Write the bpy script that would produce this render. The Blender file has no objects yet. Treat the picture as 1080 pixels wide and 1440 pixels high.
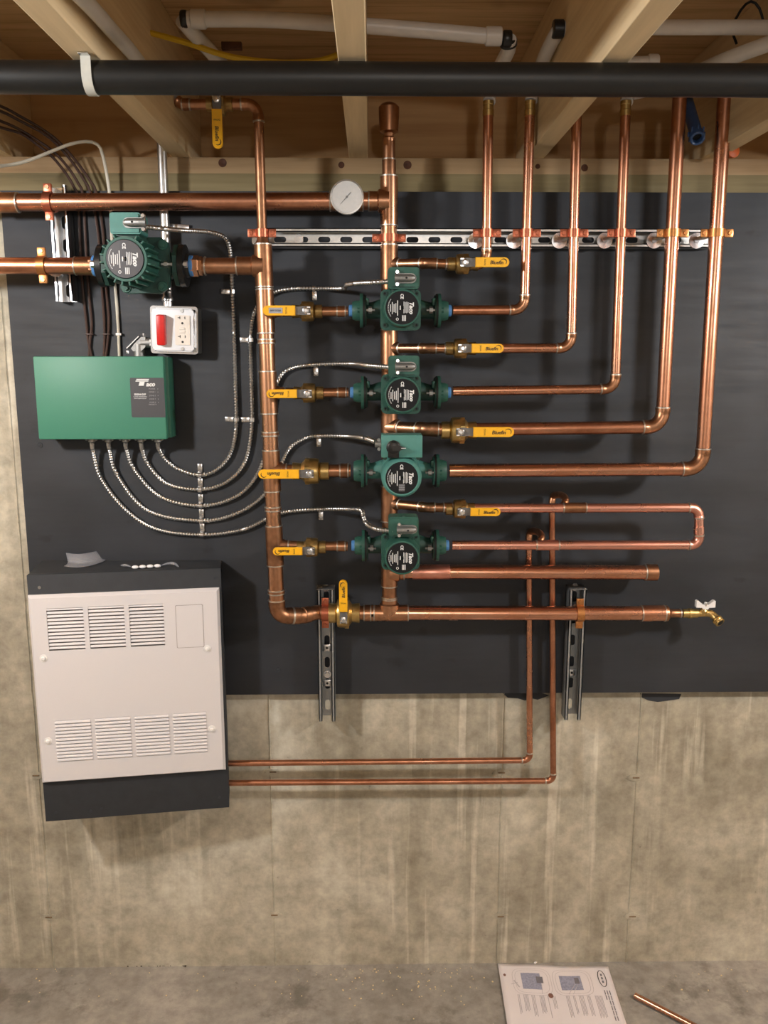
import bpy, bmesh, math, random
from mathutils import Vector, Matrix
random.seed(7)
PI = math.pi
C = bpy.context.scene.collection

# ------------------------------------------------------------------ camera
F = 1200.0                       # focal length in pixels of the 1080x1440 frame
TH = math.atan(222 / F)          # pitch down
YAW = math.atan(18 / F * math.cos(TH))
DW = 2.08                        # camera to wall
fw = Vector((math.sin(YAW) * math.cos(TH), math.cos(YAW) * math.cos(TH), -math.sin(TH)))
rt = Vector((math.cos(YAW), -math.sin(YAW), 0))
up = rt.cross(fw)
cd = bpy.data.cameras.new('camera'); cam = bpy.data.objects.new('camera', cd); C.objects.link(cam)
cam.matrix_world = Matrix(((rt.x, up.x, -fw.x, 0), (rt.y, up.y, -fw.y, -DW), (rt.z, up.z, -fw.z, 0), (0, 0, 0, 1)))
cd.sensor_fit = 'VERTICAL'; cd.sensor_height = 36; cd.lens = F * 36 / 1440; cd.clip_start = .05
bpy.context.scene.camera = cam

def ray(px, py): return fw + rt * ((px - 540) / F) - up * ((py - 720) / F)
def P(px, py, d=0.0):            # point on the vertical plane d metres in front of the wall
    r = ray(px, py); t = (DW - d) / r.y
    return Vector((0, -DW, 0)) + r * t
def PZ(px, py, z):               # point on the horizontal plane z
    r = ray(px, py); t = z / r.z
    return Vector((0, -DW, 0)) + r * t
def S(px, py, d=0.0):            # metres per pixel there
    return (DW - d) / ray(px, py).y / F

# ------------------------------------------------------------------ world, lamps, exposure
w = bpy.data.worlds.new('world'); bpy.context.scene.world = w; w.use_nodes = True
w.node_tree.nodes['Background'].inputs[0].default_value = (1, .86, .7, 1)
w.node_tree.nodes['Background'].inputs[1].default_value = .05
def lamp(loc, power, col, r=.05):
    l = bpy.data.lights.new('bulb_or_fill', 'POINT'); l.energy = power; l.color = col; l.shadow_soft_size = r
    o = bpy.data.objects.new('bulb_or_fill', l); o.location = loc; C.objects.link(o)
lamp((-1.30, -1.25, .36), 34, (1, .985, .975), .07)
lamp((1.85, -1.30, .36), 40, (1, .985, .975), .07)
lamp((0.3, -3.7, .36), 18, (1, .975, .95), .08)  # added fill light behind the camera, no such lamp known there
vs = bpy.context.scene.view_settings
bpy.context.scene.cycles.caustics_reflective = False
vs.view_transform = 'Standard'; vs.look = 'None'; vs.gamma = 1; vs.exposure = 1.1; vs.use_curve_mapping = False

# ------------------------------------------------------------------ materials
def nt(name):
    m = bpy.data.materials.new(name); m.use_nodes = True
    t = m.node_tree; b = t.nodes['Principled BSDF']
    return m, t, b
def lin(c):
    f = lambda v: (v / 255 / 12.92) if v <= 10 else ((v / 255 + .055) / 1.055) ** 2.4
    return (f(c[0]), f(c[1]), f(c[2]), 1)
def noise(t, scale, detail=4, sc=(1, 1, 1), coord='Object', rough=.55, off=(0, 0, 0)):
    tc = t.nodes.new('ShaderNodeTexCoord'); mp = t.nodes.new('ShaderNodeMapping'); n = t.nodes.new('ShaderNodeTexNoise')
    mp.inputs['Scale'].default_value = sc; mp.inputs['Location'].default_value = off
    n.inputs['Scale'].default_value = scale; n.inputs['Detail'].default_value = detail; n.inputs['Roughness'].default_value = rough
    t.links.new(tc.outputs[coord], mp.inputs[0]); t.links.new(mp.outputs[0], n.inputs['Vector'])
    return n.outputs['Fac']
def ramp(t, fac, stops):
    r = t.nodes.new('ShaderNodeValToRGB'); e = r.color_ramp.elements
    while len(e) < len(stops): e.new(.5)
    for i, (p, c) in enumerate(stops):
        e[i].position = p; e[i].color = c if len(c) == 4 else lin(c)
    t.links.new(fac, r.inputs[0]); return r.outputs[0]
def mix(t, fac, a, b, mode='MIX'):
    n = t.nodes.new('ShaderNodeMix'); n.data_type = 'RGBA'; n.blend_type = mode
    for v, i in ((fac, 0), (a, 6), (b, 7)):
        if hasattr(v, 'links') or hasattr(v, 'is_linked'): t.links.new(v, n.inputs[i])
        else: n.inputs[i].default_value = v
    return n.outputs[2]
def math_(t, op, a, b=0.0):
    n = t.nodes.new('ShaderNodeMath'); n.operation = op
    for i, v in enumerate((a, b)):
        if hasattr(v, 'is_linked'): t.links.new(v, n.inputs[i])
        else: n.inputs[i].default_value = v
    return n.outputs[0]
def bump(t, b, fac, strength, dist=.002):
    n = t.nodes.new('ShaderNodeBump'); n.inputs['Strength'].default_value = strength; n.inputs['Distance'].default_value = dist
    t.links.new(fac, n.inputs['Height']); t.links.new(n.outputs[0], b.inputs['Normal'])
def plain(name, c, rough=.5, metal=0, nz=.08, scale=60, coat=0, spec=None):
    m, t, b = nt(name)
    c = lin(c); n = noise(t, scale, 3)
    lo = tuple(v * (1 - nz) for v in c[:3]) + (1,); hi = tuple(min(1, v * (1 + nz)) for v in c[:3]) + (1,)
    t.links.new(ramp(t, n, [(.3, lo), (.7, hi)]), b.inputs['Base Color'])
    b.inputs['Roughness'].default_value = rough; b.inputs['Metallic'].default_value = metal
    b.inputs['Coat Weight'].default_value = coat; b.inputs['Coat Roughness'].default_value = .5
    if spec is not None: b.inputs['Specular IOR Level'].default_value = spec
    return m
def copper(name, c1, c2, c3, r0=.22, r1=.42):
    m, t, b = nt(name)
    oi = t.nodes.new('ShaderNodeObjectInfo')
    a = noise(t, 9, 4); f = noise(t, 70, 3)
    rn = math_(t, 'MULTIPLY', math_(t, 'SUBTRACT', oi.outputs['Random'], .5), .22)
    k = math_(t, 'ADD', math_(t, 'ADD', math_(t, 'MULTIPLY', a, .75), math_(t, 'MULTIPLY', f, .25)), rn)
    t.links.new(ramp(t, k, [(.30, c3), (.5, c2), (.72, c1)]), b.inputs['Base Color'])
    b.inputs['Metallic'].default_value = 1
    rr = t.nodes.new('ShaderNodeMapRange'); t.links.new(k, rr.inputs[0])
    rr.inputs[1].default_value = .3; rr.inputs[2].default_value = .7; rr.inputs[3].default_value = r1; rr.inputs[4].default_value = r0
    t.links.new(rr.outputs[0], b.inputs['Roughness'])
    bump(t, b, noise(t, 40, 2), .05, .001)
    return m
COP = copper('copper', (228, 172, 144), (206, 148, 118), (170, 114, 86), .22, .38)
COPA = copper('aged_copper', (210, 160, 128), (178, 130, 98), (126, 90, 66), .26, .46)
COPP = copper('pink_copper', (248, 188, 170), (238, 170, 150), (218, 148, 124), .26, .42)
SOLD = plain('solder', (206, 198, 186), .38, 1, .12, 300)
BRASS = plain('brass', (206, 178, 118), .36, 1, .12, 90)
BRASSA = plain('aged_brass', (172, 146, 96), .42, 1, .2, 90)
CLAMP = plain('copper_coated_steel', (188, 112, 86), .36, .9, .1, 200)
CLAMPY = plain('yellow_coated_steel', (196, 136, 84), .36, .9, .1, 200)
ZINC = plain('zinc', (205, 205, 203), .34, 1, .08, 120)
ZINCD = plain('dull_galvanised_steel', (176, 180, 182), .45, .85, .1, 40)
ZINCB = plain('bright_zinc', (232, 233, 235), .25, 1, .05, 120)
CAST = plain('cast_zinc', (150, 150, 148), .5, .9, .12, 260)
GREEN = plain('green_cast_iron', (40, 88, 76), .52, 0, .12, 60, .1)
GREEND = plain('dark_green_cast_iron', (30, 66, 58), .5, 0, .12, 60)
TEAL = plain('teal_paint', (74, 132, 124), .52, 0, .06, 60, .1)
BOXG = plain('green_powder_coat', (66, 130, 108), .5, 0, .03, 500)
BOXGD = plain('green_enclosure_paint', (48, 100, 82), .5, 0, .03, 400)
BLACKP = plain('black_plastic', (24, 24, 24), .35, 0, .1)
RUB = plain('black_rubber', (14, 14, 15), .6, 0, .1)
LBL = plain('black_label_film', (22, 23, 25), .6, 0, .05, spec=.25)
LBLG = plain('dark_grey_label_film', (68, 68, 72), .45, 0, .03)
LBLS = plain('sheen_label_film', (92, 92, 96), .3, .3, .05)
INKW = plain('white_print', (225, 226, 226), .5, 0, .02)
INKG = plain('grey_print', (160, 160, 164), .5, 0, .02)
INKB = plain('black_print', (26, 24, 22), .5, 0, .02)
YEL = plain('yellow_vinyl', (240, 178, 24), .4, 0, .04, 80)
YELC = plain('yellow_cable_jacket', (206, 168, 28), .45, 0, .05, 80)
BLUE = plain('blue_thread_tape', (84, 142, 205), .6, 0, .1, 300)
BLUEP = plain('blue_pipe_plastic', (52, 82, 128), .4, 0, .08, 60)
WHITE = plain('white_painted_steel', (216, 213, 215), .5, 0, .015, 700)
WHITEB = plain('white_plastic', (232, 230, 228), .4, 0, .02)
IVORY = plain('ivory_plastic', (226, 218, 208), .4, 0, .02)
PEX = plain('white_tubing', (214, 208, 202), .35, 0, .04, 30)
RED = plain('red_plastic', (205, 34, 30), .38, 0, .06)
INNER = plain('dim_sheet_steel', (112, 110, 108), .5, .5, .1)
BLKPIPE = plain('black_pipe', (17, 17, 16), .42, 0, .2, 25)
BROWN = plain('brown_wire_jacket', (62, 40, 32), .45, 0, .1)
CREAM = plain('cream_cable_jacket', (206, 200, 184), .5, 0, .05)
PILL = plain('white_foam', (240, 240, 242), .6, 0, .02)
ORG = plain('orange_plastic', (205, 98, 40), .5, 0, .05)
CRUMB = plain('wood_crumb', (224, 204, 160), .8, 0, .1)
KNOT = plain('knot_wood', (78, 44, 24), .7, 0, .3, 90)
PAPER = plain('paper', (224, 217, 219), .8, 0, .02, 14)
BOARDB = plain('black_painted_wood', (46, 49, 54), .72, 0, .10, 40)
PINK = plain('brown_spot', (130, 92, 80), .8)
BLUEK = plain('blue_grey_print', (150, 152, 172), .8, 0, .2, 200)

def clear_plastic():
    m, t, b = nt('clear_plastic_film')
    b.inputs['Base Color'].default_value = (.42, .43, .47, 1); b.inputs['Roughness'].default_value = .15
    b.inputs['Transmission Weight'].default_value = .0; b.inputs['Alpha'].default_value = .42
    return m
CLEAR = clear_plastic()
def glass():
    m, t, b = nt('gauge_glass'); b.inputs['Base Color'].default_value = (1, 1, 1, 1)
    b.inputs['Alpha'].default_value = .12; b.inputs['Roughness'].default_value = .05
    return m
GLASS = glass()

def board_mat():
    m, t, b = nt('black_painted_plywood')
    a = noise(t, 4, 6, (1, 1, 1.6)); g = noise(t, 30, 5, (.25, 1, 2.4)); s = noise(t, 11, 3, (1, 1, 1.4), off=(4, 2, 7))
    base = ramp(t, a, [(.3, (37, 40, 45)), (.7, (50, 53, 59))])
    sp = ramp(t, s, [(.66, (0, 0, 0, 1)), (.72, (1, 1, 1, 1))])
    base = mix(t, math_(t, 'MULTIPLY', sp, .45), base, lin((22, 22, 24)))
    t.links.new(base, b.inputs['Base Color'])
    t.links.new(ramp(t, g, [(.3, (.60, .60, .60, 1)), (.7, (.70, .70, .70, 1))]), b.inputs['Roughness'])
    bump(t, b, g, .10, .001)
    return m
BOARD = board_mat()

def concrete(name, floor=False):
    m, t, b = nt(name)
    big = noise(t, 1.4, 6, (1, 1, .8)); mid = noise(t, 6, 6); fine = noise(t, 60, 4)
    k = math_(t, 'ADD', math_(t, 'MULTIPLY', big, .55), math_(t, 'MULTIPLY', mid, .45))
    if floor:
        base = ramp(t, k, [(.32, (122, 118, 112)), (.5, (146, 142, 136)), (.68, (172, 167, 160))])
    else:
        base = ramp(t, k, [(.36, (146, 140, 124)), (.5, (174, 168, 152)), (.64, (202, 197, 182))])
        st = noise(t, 7, 6, (1, 1, .10)); st2 = noise(t, 24, 4, (1, 1, .05), off=(3, 0, 1)); gate = noise(t, 1.6, 3, off=(5, 0, 2))
        dk = ramp(t, st, [(.50, (0, 0, 0, 1)), (.66, (1, 1, 1, 1))])
        lt = ramp(t, st2, [(.56, (0, 0, 0, 1)), (.64, (1, 1, 1, 1))])
        g1 = ramp(t, gate, [(.38, (0, 0, 0, 1)), (.55, (1, 1, 1, 1))])
        base = mix(t, math_(t, 'MULTIPLY', math_(t, 'MULTIPLY', dk, g1), .6), base, lin((126, 119, 101)))
        base = mix(t, math_(t, 'MULTIPLY', math_(t, 'MULTIPLY', lt, g1), .42), base, lin((228, 222, 206)))
    mo = noise(t, 26, 6, off=(1, 5, 2), rough=.7)
    base = mix(t, .55, base, ramp(t, mo, [(.36, (158, 155, 150)), (.5, (190, 189, 187)), (.64, (218, 216, 212))]), 'OVERLAY')
    if floor:
        sp_ = noise(t, 7, 6, off=(9, 2, 4), rough=.7)
        base = mix(t, math_(t, 'MULTIPLY', ramp(t, sp_, [(.54, (0, 0, 0, 1)), (.66, (1, 1, 1, 1))]), .6), base, lin((88, 84, 76)))
    pit = noise(t, 38, 3, off=(7, 1, 3))
    pm = ramp(t, pit, [(.70, (0, 0, 0, 1)), (.75, (1, 1, 1, 1))])
    base = mix(t, math_(t, 'MULTIPLY', pm, .5), base, lin((104, 98, 86)))
    t.links.new(base, b.inputs['Base Color']); b.inputs['Roughness'].default_value = .85 if not floor else .6
    bump(t, b, math_(t, 'ADD', mid, math_(t, 'MULTIPLY', fine, .5)), .3, .003)
    return m
PALE = plain('pale_wall_paint', (196, 190, 180), .9, 0, .03, 5)
CONC = concrete('cast_concrete'); CONF = concrete('floor_concrete', True)

def wood(name, c1, c2, axis, dark=(110, 72, 38), sc=3.0):
    m, t, b = nt(name)
    s = [7, 7, 7]; s[axis] = .35
    n = noise(t, sc, 5, tuple(s), rough=.6); n2 = noise(t, sc * 5, 3, tuple(s))
    k = math_(t, 'ADD', math_(t, 'MULTIPLY', n, .7), math_(t, 'MULTIPLY', n2, .3))
    base = ramp(t, k, [(.32, c2), (.5, c1), (.66, tuple(min(255, v + 12) for v in c1))])
    kn = noise(t, 5, 2, (1, 1, 1), off=(2, 2, 2))
    km = ramp(t, kn, [(.68, (0, 0, 0, 1)), (.78, (1, 1, 1, 1))])
    base = mix(t, math_(t, 'MULTIPLY', km, .5), base, lin(dark))
    t.links.new(base, b.inputs['Base Color']); b.inputs['Roughness'].default_value = .75
    bump(t, b, k, .15, .001)
    return m
PINEY = wood('pine_joist', (228, 202, 160), (208, 176, 130), 1)
PINEX = wood('pine_plate', (160, 132, 96), (136, 108, 74), 0)
TREAT = wood('treated_plate', (118, 104, 70), (94, 82, 52), 0)
OSB = wood('subfloor_panel', (214, 178, 130), (172, 134, 90), 0, sc=5)
RIM = wood('rim_plywood', (196, 156, 108), (174, 132, 86), 0, sc=2.0)

# ------------------------------------------------------------------ mesh helpers
def frame(z):
    z = z.normalized(); a = Vector((0, 0, 1)) if abs(z.z) < .9 else Vector((1, 0, 0))
    x = a.cross(z).normalized(); return x, z.cross(x)
def sweep(bm, pts, r, n=16, caps=True):
    pts = [Vector(p) for p in pts]; m = len(pts)
    rs = r if isinstance(r, (list, tuple)) else [r] * m
    tg = []
    for i in range(m):
        a = pts[max(i - 1, 0)]; b = pts[min(i + 1, m - 1)]; v = b - a
        tg.append(v.normalized() if v.length > 1e-9 else (tg[-1] if tg else Vector((0, 0, 1))))
    x, y = frame(tg[0]); rings = []
    for i in range(m):
        if i:
            q = tg[i - 1].rotation_difference(tg[i]); x = q @ x; y = q @ y
        rings.append([bm.verts.new(pts[i] + (x * math.cos(2 * PI * k / n) + y * math.sin(2 * PI * k / n)) * rs[i]) for k in range(n)])
    for a, b in zip(rings, rings[1:]):
        for k in range(n): bm.faces.new((a[k], a[(k + 1) % n], b[(k + 1) % n], b[k]))
    if caps:
        bm.faces.new(rings[0][::-1]); bm.faces.new(rings[-1])
def lathe(bm, o, ax, prof, n=20):        # prof: (distance along axis, radius)
    o = Vector(o); z = Vector(ax).normalized(); x, y = frame(z); rings = []
    for t, r in prof:
        r = max(r, 1e-5)
        rings.append([bm.verts.new(o + z * t + (x * math.cos(2 * PI * (k + .5) / n) + y * math.sin(2 * PI * (k + .5) / n)) * r) for k in range(n)])
    for a, b in zip(rings, rings[1:]):
        for k in range(n): bm.faces.new((a[k], a[(k + 1) % n], b[(k + 1) % n], b[k]))
    bm.faces.new(rings[0][::-1]); bm.faces.new(rings[-1])
def ringm(bm, o, ax, r0, r1, h, n=24):   # flat annulus with thickness
    o = Vector(o); z = Vector(ax).normalized(); x, y = frame(z); q = []
    for t, r in ((0, r0), (0, r1), (h, r1), (h, r0)):
        q.append([bm.verts.new(o + z * t + (x * math.cos(2 * PI * k / n) + y * math.sin(2 * PI * k / n)) * r) for k in range(n)])
    for i in range(4):
        a, b = q[i], q[(i + 1) % 4]
        for k in range(n): bm.faces.new((a[k], a[(k + 1) % n], b[(k + 1) % n], b[k]))
def box(bm, c, s, M=None, bev=0):
    vs = bmesh.ops.create_cube(bm, size=1)['verts']
    mt = Matrix.Translation(Vector(c)) @ (M.to_4x4() if M else Matrix.Identity(4)) @ Matrix.Diagonal((*s, 1))
    bmesh.ops.transform(bm, matrix=mt, verts=vs)
    if bev:
        ed = list({e for v in vs for e in v.link_edges})
        bmesh.ops.bevel(bm, geom=ed, offset=bev, segments=2, affect='EDGES', profile=.5)
def prism(bm, pts, depth, M=Matrix.Identity(4), holes=()):  # outline in local XZ, thickness along +Y
    a = [bm.verts.new(M @ Vector((x, 0, z))) for x, z in pts]; b = [bm.verts.new(M @ Vector((x, depth, z))) for x, z in pts]
    n = len(pts)
    bm.faces.new(a); bm.faces.new(b[::-1])
    for k in range(n): bm.faces.new((a[(k + 1) % n], a[k], b[k], b[(k + 1) % n]))
def rrect(w, h, r, n=5, cx=0, cz=0):
    o = []
    for qx, qz, a0 in ((1, 1, 0), (-1, 1, 90), (-1, -1, 180), (1, -1, 270)):
        for i in range(n):
            a = math.radians(a0 + 90 * i / (n - 1))
            o.append((cx + qx * (w / 2 - r) + r * math.cos(a), cz + qz * (h / 2 - r) + r * math.sin(a)))
    return o
def catmull(pts, step=.006):
    pts = [Vector(p) for p in pts]; q = [pts[0] * 2 - pts[1]] + pts + [pts[-1] * 2 - pts[-2]]; out = []
    for i in range(1, len(q) - 2):
        a, b, c, d = q[i - 1:i + 3]; n = max(2, int((c - b).length / step))
        for k in range(n):
            t = k / n
            out.append(.5 * ((2 * b) + (c - a) * t + (2 * a - 5 * b + 4 * c - d) * t * t + (3 * b - a - 3 * c + d) * t ** 3))
    out.append(pts[-1]); return out
def mk(name, bm, mat, parent=None, org=None, smooth=True):
    bmesh.ops.recalc_face_normals(bm, faces=bm.faces)
    if org is not None: bmesh.ops.translate(bm, vec=-Vector(org), verts=bm.verts)
    me = bpy.data.meshes.new(name); bm.to_mesh(me); bm.free()
    me.materials.append(mat)
    if smooth:
        me.polygons.foreach_set('use_smooth', [True] * len(me.polygons)); me.set_sharp_from_angle(angle=math.radians(38))
    o = bpy.data.objects.new(name, me); C.objects.link(o)
    if parent is not None: o.parent = parent
    return o
B = bmesh.new
def thing(name, label, cat, loc=(0, 0, 0), rot=(0, 0, 0), group=None):
    o = bpy.data.objects.new(name, None); C.objects.link(o); o.empty_display_size = .02
    o.location = loc; o.rotation_euler = rot; o['label'] = label; o['category'] = cat
    if group: o['group'] = group
    return o
def tag(o, label, cat, group=None):
    o['label'] = label; o['category'] = cat
    if group: o['group'] = group
    return o
def struct(o): o['kind'] = 'structure'; return o
def single(name, bm, mat, label, cat, org, group=None):      # a thing that is one mesh
    o = mk(name, bm, mat, None, org); o.location = org
    return tag(o, label, cat, group)
FONT_CACHE = {}
def text(name, s, size, mat, parent, M, depth=.0002, shear=0, bold=0):
    """lettering as a mesh; M maps text plane (x right, y up, z out of the surface)"""
    cu = bpy.data.curves.new('lettering', 'FONT'); cu.body = s; cu.size = size; cu.extrude = depth; cu.align_x = 'CENTER'; cu.align_y = 'CENTER'
    cu.shear = shear; cu.offset = bold; cu.resolution_u = 2
    ob = bpy.data.objects.new('lettering', cu); me = bpy.data.meshes.new_from_object(ob)
    bpy.data.objects.remove(ob); bpy.data.curves.remove(cu)
    me.transform(M); me.materials.append(mat)
    o = bpy.data.objects.new(name, me); C.objects.link(o); o.parent = parent
    return o
FACE = Matrix.Rotation(PI / 2, 4, 'X')     # text plane upright, facing -Y

# ------------------------------------------------------------------ setting
ZJ = .444; ZS = .685; ZFL = -P(540, 1356).z * -1     # joist undersides, subfloor underside, floor
ZFL = P(540, 1356).z
XL, XR, YB = -2.9, 3.1, -4.6
bm = B(); box(bm, ((XL + XR) / 2, .1, (ZFL + .37) / 2), (XR - XL, .2, .37 - ZFL)); wall = struct(mk('wall_back', bm, CONC, smooth=False))
bm = B(); box(bm, ((XL + XR) / 2, YB / 2, ZFL - .05), (XR - XL, -YB + .4, .1)); struct(mk('floor', bm, CONF, smooth=False))
bm = B(); box(bm, (XL - .1, YB / 2, (ZFL + ZS) / 2), (.2, -YB, ZS - ZFL)); struct(mk('wall_left', bm, PALE, smooth=False))
bm = B(); box(bm, (XR + .1, YB / 2, (ZFL + ZS) / 2), (.2, -YB, ZS - ZFL)); struct(mk('wall_right', bm, PALE, smooth=False))
bm = B(); box(bm, ((XL + XR) / 2, YB - .1, (ZFL + ZS) / 2), (XR - XL + .4, .2, ZS - ZFL)); struct(mk('wall_front', bm, PALE, smooth=False))
bm = B(); box(bm, ((XL + XR) / 2, YB / 2 + .05, ZS + .01), (XR - XL + .4, -YB + .5, .02)); ceil = struct(mk('ceiling', bm, OSB, smooth=False))
bm = B(); box(bm, ((XL + XR) / 2, .07, .4265), (XR - XL, .14, .035)); t1 = struct(mk('trim_1', bm, PINEX, smooth=False))
bm = B(); box(bm, ((XL + XR) / 2, .069, .3895), (XR - XL, .142, .039)); t2 = struct(mk('trim_2', bm, TREAT, smooth=False))
bm = B(); box(bm, ((XL + XR) / 2, .155, (ZJ + ZS) / 2), (XR - XL, .03, ZS - ZJ)); t3 = struct(mk('trim_3', bm, RIM, smooth=False))
# joists, each a plank of the ceiling
xj = PZ(495, 85, ZJ).x
for k in range(-6, 8):
    x = xj + k * .4064
    if not (XL + .03 < x < XR - .03): continue
    bm = B(); box(bm, (0, 0, 0), (.043, -YB + .135, ZS - ZJ), bev=.0015)
    j = mk('joist', bm, PINEY, ceil, smooth=False); j.location = (x, (YB + .135) / 2, (ZJ + ZS) / 2)
# round knots in the sill plate
for px, py, r in ((313, 229, 6), (480, 232, 4.5), (573, 232, 6), (756, 234, 3.5), (822, 236, 5), (1014, 236, 4)):
    c = P(px, py, 0); bm = B(); lathe(bm, c + Vector((0, .002, 0)), (0, -1, 0), [(0, r * .0016), (.0026, r * .0016), (.0026, r * .0011), (.0022, r * .001)], 14)
    mk('knot', bm, KNOT, t1)
# form seams and tie points of the cast wall
seams = [(62, 1180), (383, 1180), (703, 1180), (890, 1180)]
sx = [P(a, b).x for a, b in seams] + [P(62, 1180).x - .61, P(890, 1180).x + .61]
for x in sx:
    bm = B(); n = 60; z0, z1 = ZFL, .365; rr = random.Random(int(x * 1000))
    L, Rr, T = [], [], []
    for i in range(n + 1):
        z = z0 + (z1 - z0) * i / n; h = .0016 + .0022 * rr.random(); ww = .0022 + .0018 * rr.random(); dx = rr.uniform(-.0007, .0007)
        L.append(bm.verts.new((x - ww + dx, 0.0005, z))); Rr.append(bm.verts.new((x + ww + dx, 0.0005, z))); T.append(bm.verts.new((x + dx, -h, z)))
    for i in range(n):
        bm.faces.new((L[i], L[i + 1], T[i + 1], T[i])); bm.faces.new((T[i], T[i + 1], Rr[i + 1], Rr[i]))
    mk('form_seam', bm, CONC, wall)
CONR = plain('tie_rust', (126, 104, 78), .9, 0, .3, 120)
for px, py in ((68, 1289), (385, 1286), (703, 1288), (50, 1090), (383, 1085), (704, 1086), (893, 1093), (888, 1288)):
    c = P(px, py); bm = B(); rr = random.Random(px)
    pts = [((.012 + .010 * rr.random()) * math.cos(a) * 1.2, (.007 + .005 * rr.random()) * math.sin(a)) for a in [2 * PI * i / 14 for i in range(14)]]
    M = Matrix.Translation(c + Vector((0, -.0025, 0)))
    prism(bm, pts, .003, M)
    tie = mk('tie_patch', bm, CONC, wall, smooth=False)
    bm = B(); box(bm, c + Vector((.002, -.003, 0)), (.018, .003, .003), bev=.0008); mk('tie_end', bm, CONR, tie)

# ------------------------------------------------------------------ backer board
bx0 = P(22, 560, .026).x; bz0, bz1 = P(540, 976, .026).z, .366
bm = B(); box(bm, (bx0 + 1.219, -.0145, (bz0 + bz1) / 2), (2.438, .023, bz1 - bz0), bev=.001)
org = Vector((bx0 + 1.219, -.013, bz0))
bd = single('backer_board', bm, BOARD, 'large black painted plywood board on the concrete wall behind all the piping', 'board', org)
def smear(pts):
    bm = B(); w_ = [P(x, y, .001) for x, y in pts]
    prism(bm, [(p.x, p.z) for p in w_], .0012, Matrix.Translation((0, -.0015, 0)))
    o = mk('paint_smear', bm, BOARDB, bd, org, smooth=False)
smear([(706, 974), (760, 974), (772, 978), (764, 981), (756, 984), (748, 982), (738, 985), (728, 982), (714, 981)])
smear([(900, 975), (958, 976), (955, 983), (940, 985), (925, 987), (912, 985), (903, 981)])
for px, py in ((391, 942), (56, 626), (806, 1005 - 60)):
    c = P(px, py, .0262); bm = B(); lathe(bm, c, (0, -1, 0), [(0, .007), (.001, .0065), (.0006, .004), (.0012, .003)], 16)
    mk('board_screw', bm, BOARDB, bd, org)

# ------------------------------------------------------------------ pipe runs
SR = 1.13
def straight(root, org, a, b, r, mat, name='pipe'):
    bm = B(); sweep(bm, [a, b], r, 20); return mk(name, bm, mat, root, org)
def sring(root, org, c, ax, r):
    bm = B(); ax = Vector(ax).normalized()
    lathe(bm, c - ax * .0022, ax, [(0, r * 1.01), (.0008, r * SR * 1.03), (.0034, r * SR * 1.03), (.0044, r * 1.02)], 20)
    return mk('solder_ring', bm, SOLD, root, org)
def elbow(root, org, a, c, b, r, mat, rings=True, leg=3.3, rad=2.3):
    da = (a - c).normalized(); db = (b - c).normalized()
    L = leg * r; R = rad * r; ang = da.angle(db); tl = min(R / math.tan(ang / 2), L * .85); R = tl * math.tan(ang / 2)
    pts = [c + da * L, c + da * (L - .001)]; rr = [r * 1.02, r * SR]
    cen = c + (da + db).normalized() * (R / math.sin(ang / 2))
    p0, p1 = c + da * tl - cen, c + db * tl - cen
    q = p0.rotation_difference(p1); axq, an = q.to_axis_angle()
    pts.append(c + da * (tl + .001)); rr.append(r * SR)
    for i in range(9):
        pts.append(cen + Matrix.Rotation(an * i / 8, 3, axq) @ p0); rr.append(r * 1.07)
    pts += [c + db * (tl + .001), c + db * (L - .001), c + db * L]; rr += [r * SR, r * SR, r * 1.02]
    bm = B(); sweep(bm, pts, rr, 20); mk('elbow', bm, mat, root, org)
    if rings: sring(root, org, c + da * L, da, r); sring(root, org, c + db * L, db, r)
    return c + da * L, c + db * L
def coupling(root, org, c, ax, r, half, mat, name='coupling', rings=True, m=SR):
    ax = Vector(ax).normalized(); bm = B()
    lathe(bm, c - ax * half, ax, [(0, r * 1.01), (.001, r * m), (2 * half - .001, r * m), (2 * half, r * 1.01)], 20)
    o = mk(name, bm, mat, root, org)
    if rings: sring(root, org, c - ax * half, ax, r); sring(root, org, c + ax * half, ax, r)
    return o
def tee(root, org, c, ax, r, half, br, brr, brl, mat, ring=True):
    """tee fitting: run along ax, branch along br"""
    ax = Vector(ax).normalized(); br = Vector(br).normalized(); bm = B()
    lathe(bm, c - ax * half, ax, [(0, r * 1.01), (.001, r * SR), (2 * half - .001, r * SR), (2 * half, r * 1.01)], 20)
    lathe(bm, c, br, [(0, brr * 1.4), (r * SR + .003, brr * 1.35), (r * SR + .006, brr * SR), (brl - .001, brr * SR), (brl, brr * 1.01)], 18)
    mk('tee', bm, mat, root, org)
    sring(root, org, c - ax * half, ax, r); sring(root, org, c + ax * half, ax, r)
    if ring: sring(root, org, c + br * brl, br, brr)
def run(name, label, pts, r, mat=COP, emat=None, group=None, cat='pipe', leg=3.3, rings=True, name_=None):
    pts = [Vector(p) for p in pts]; org = pts[0]
    root = thing(name, label, cat, org, group=group)
    cur = pts[0]
    for i in range(1, len(pts) - 1):
        a, b = elbow(root, org, pts[i - 1], pts[i], pts[i + 1], r, emat or mat, leg=leg, rings=rings)
        straight(root, org, cur, a, r, mat); cur = b
    straight(root, org, cur, pts[-1], r, mat)
    return root, org

D0 = .142                       # plane of the pumps and zone pipes
DHD = .092                      # plane of the return header and drain line, nearer the wall
X_, Y_, Z_ = Vector((1, 0, 0)), Vector((0, 1, 0)), Vector((0, 0, 1))
r34, r1, r114, rB = .0108, .0148, .0176, .0190

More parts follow.
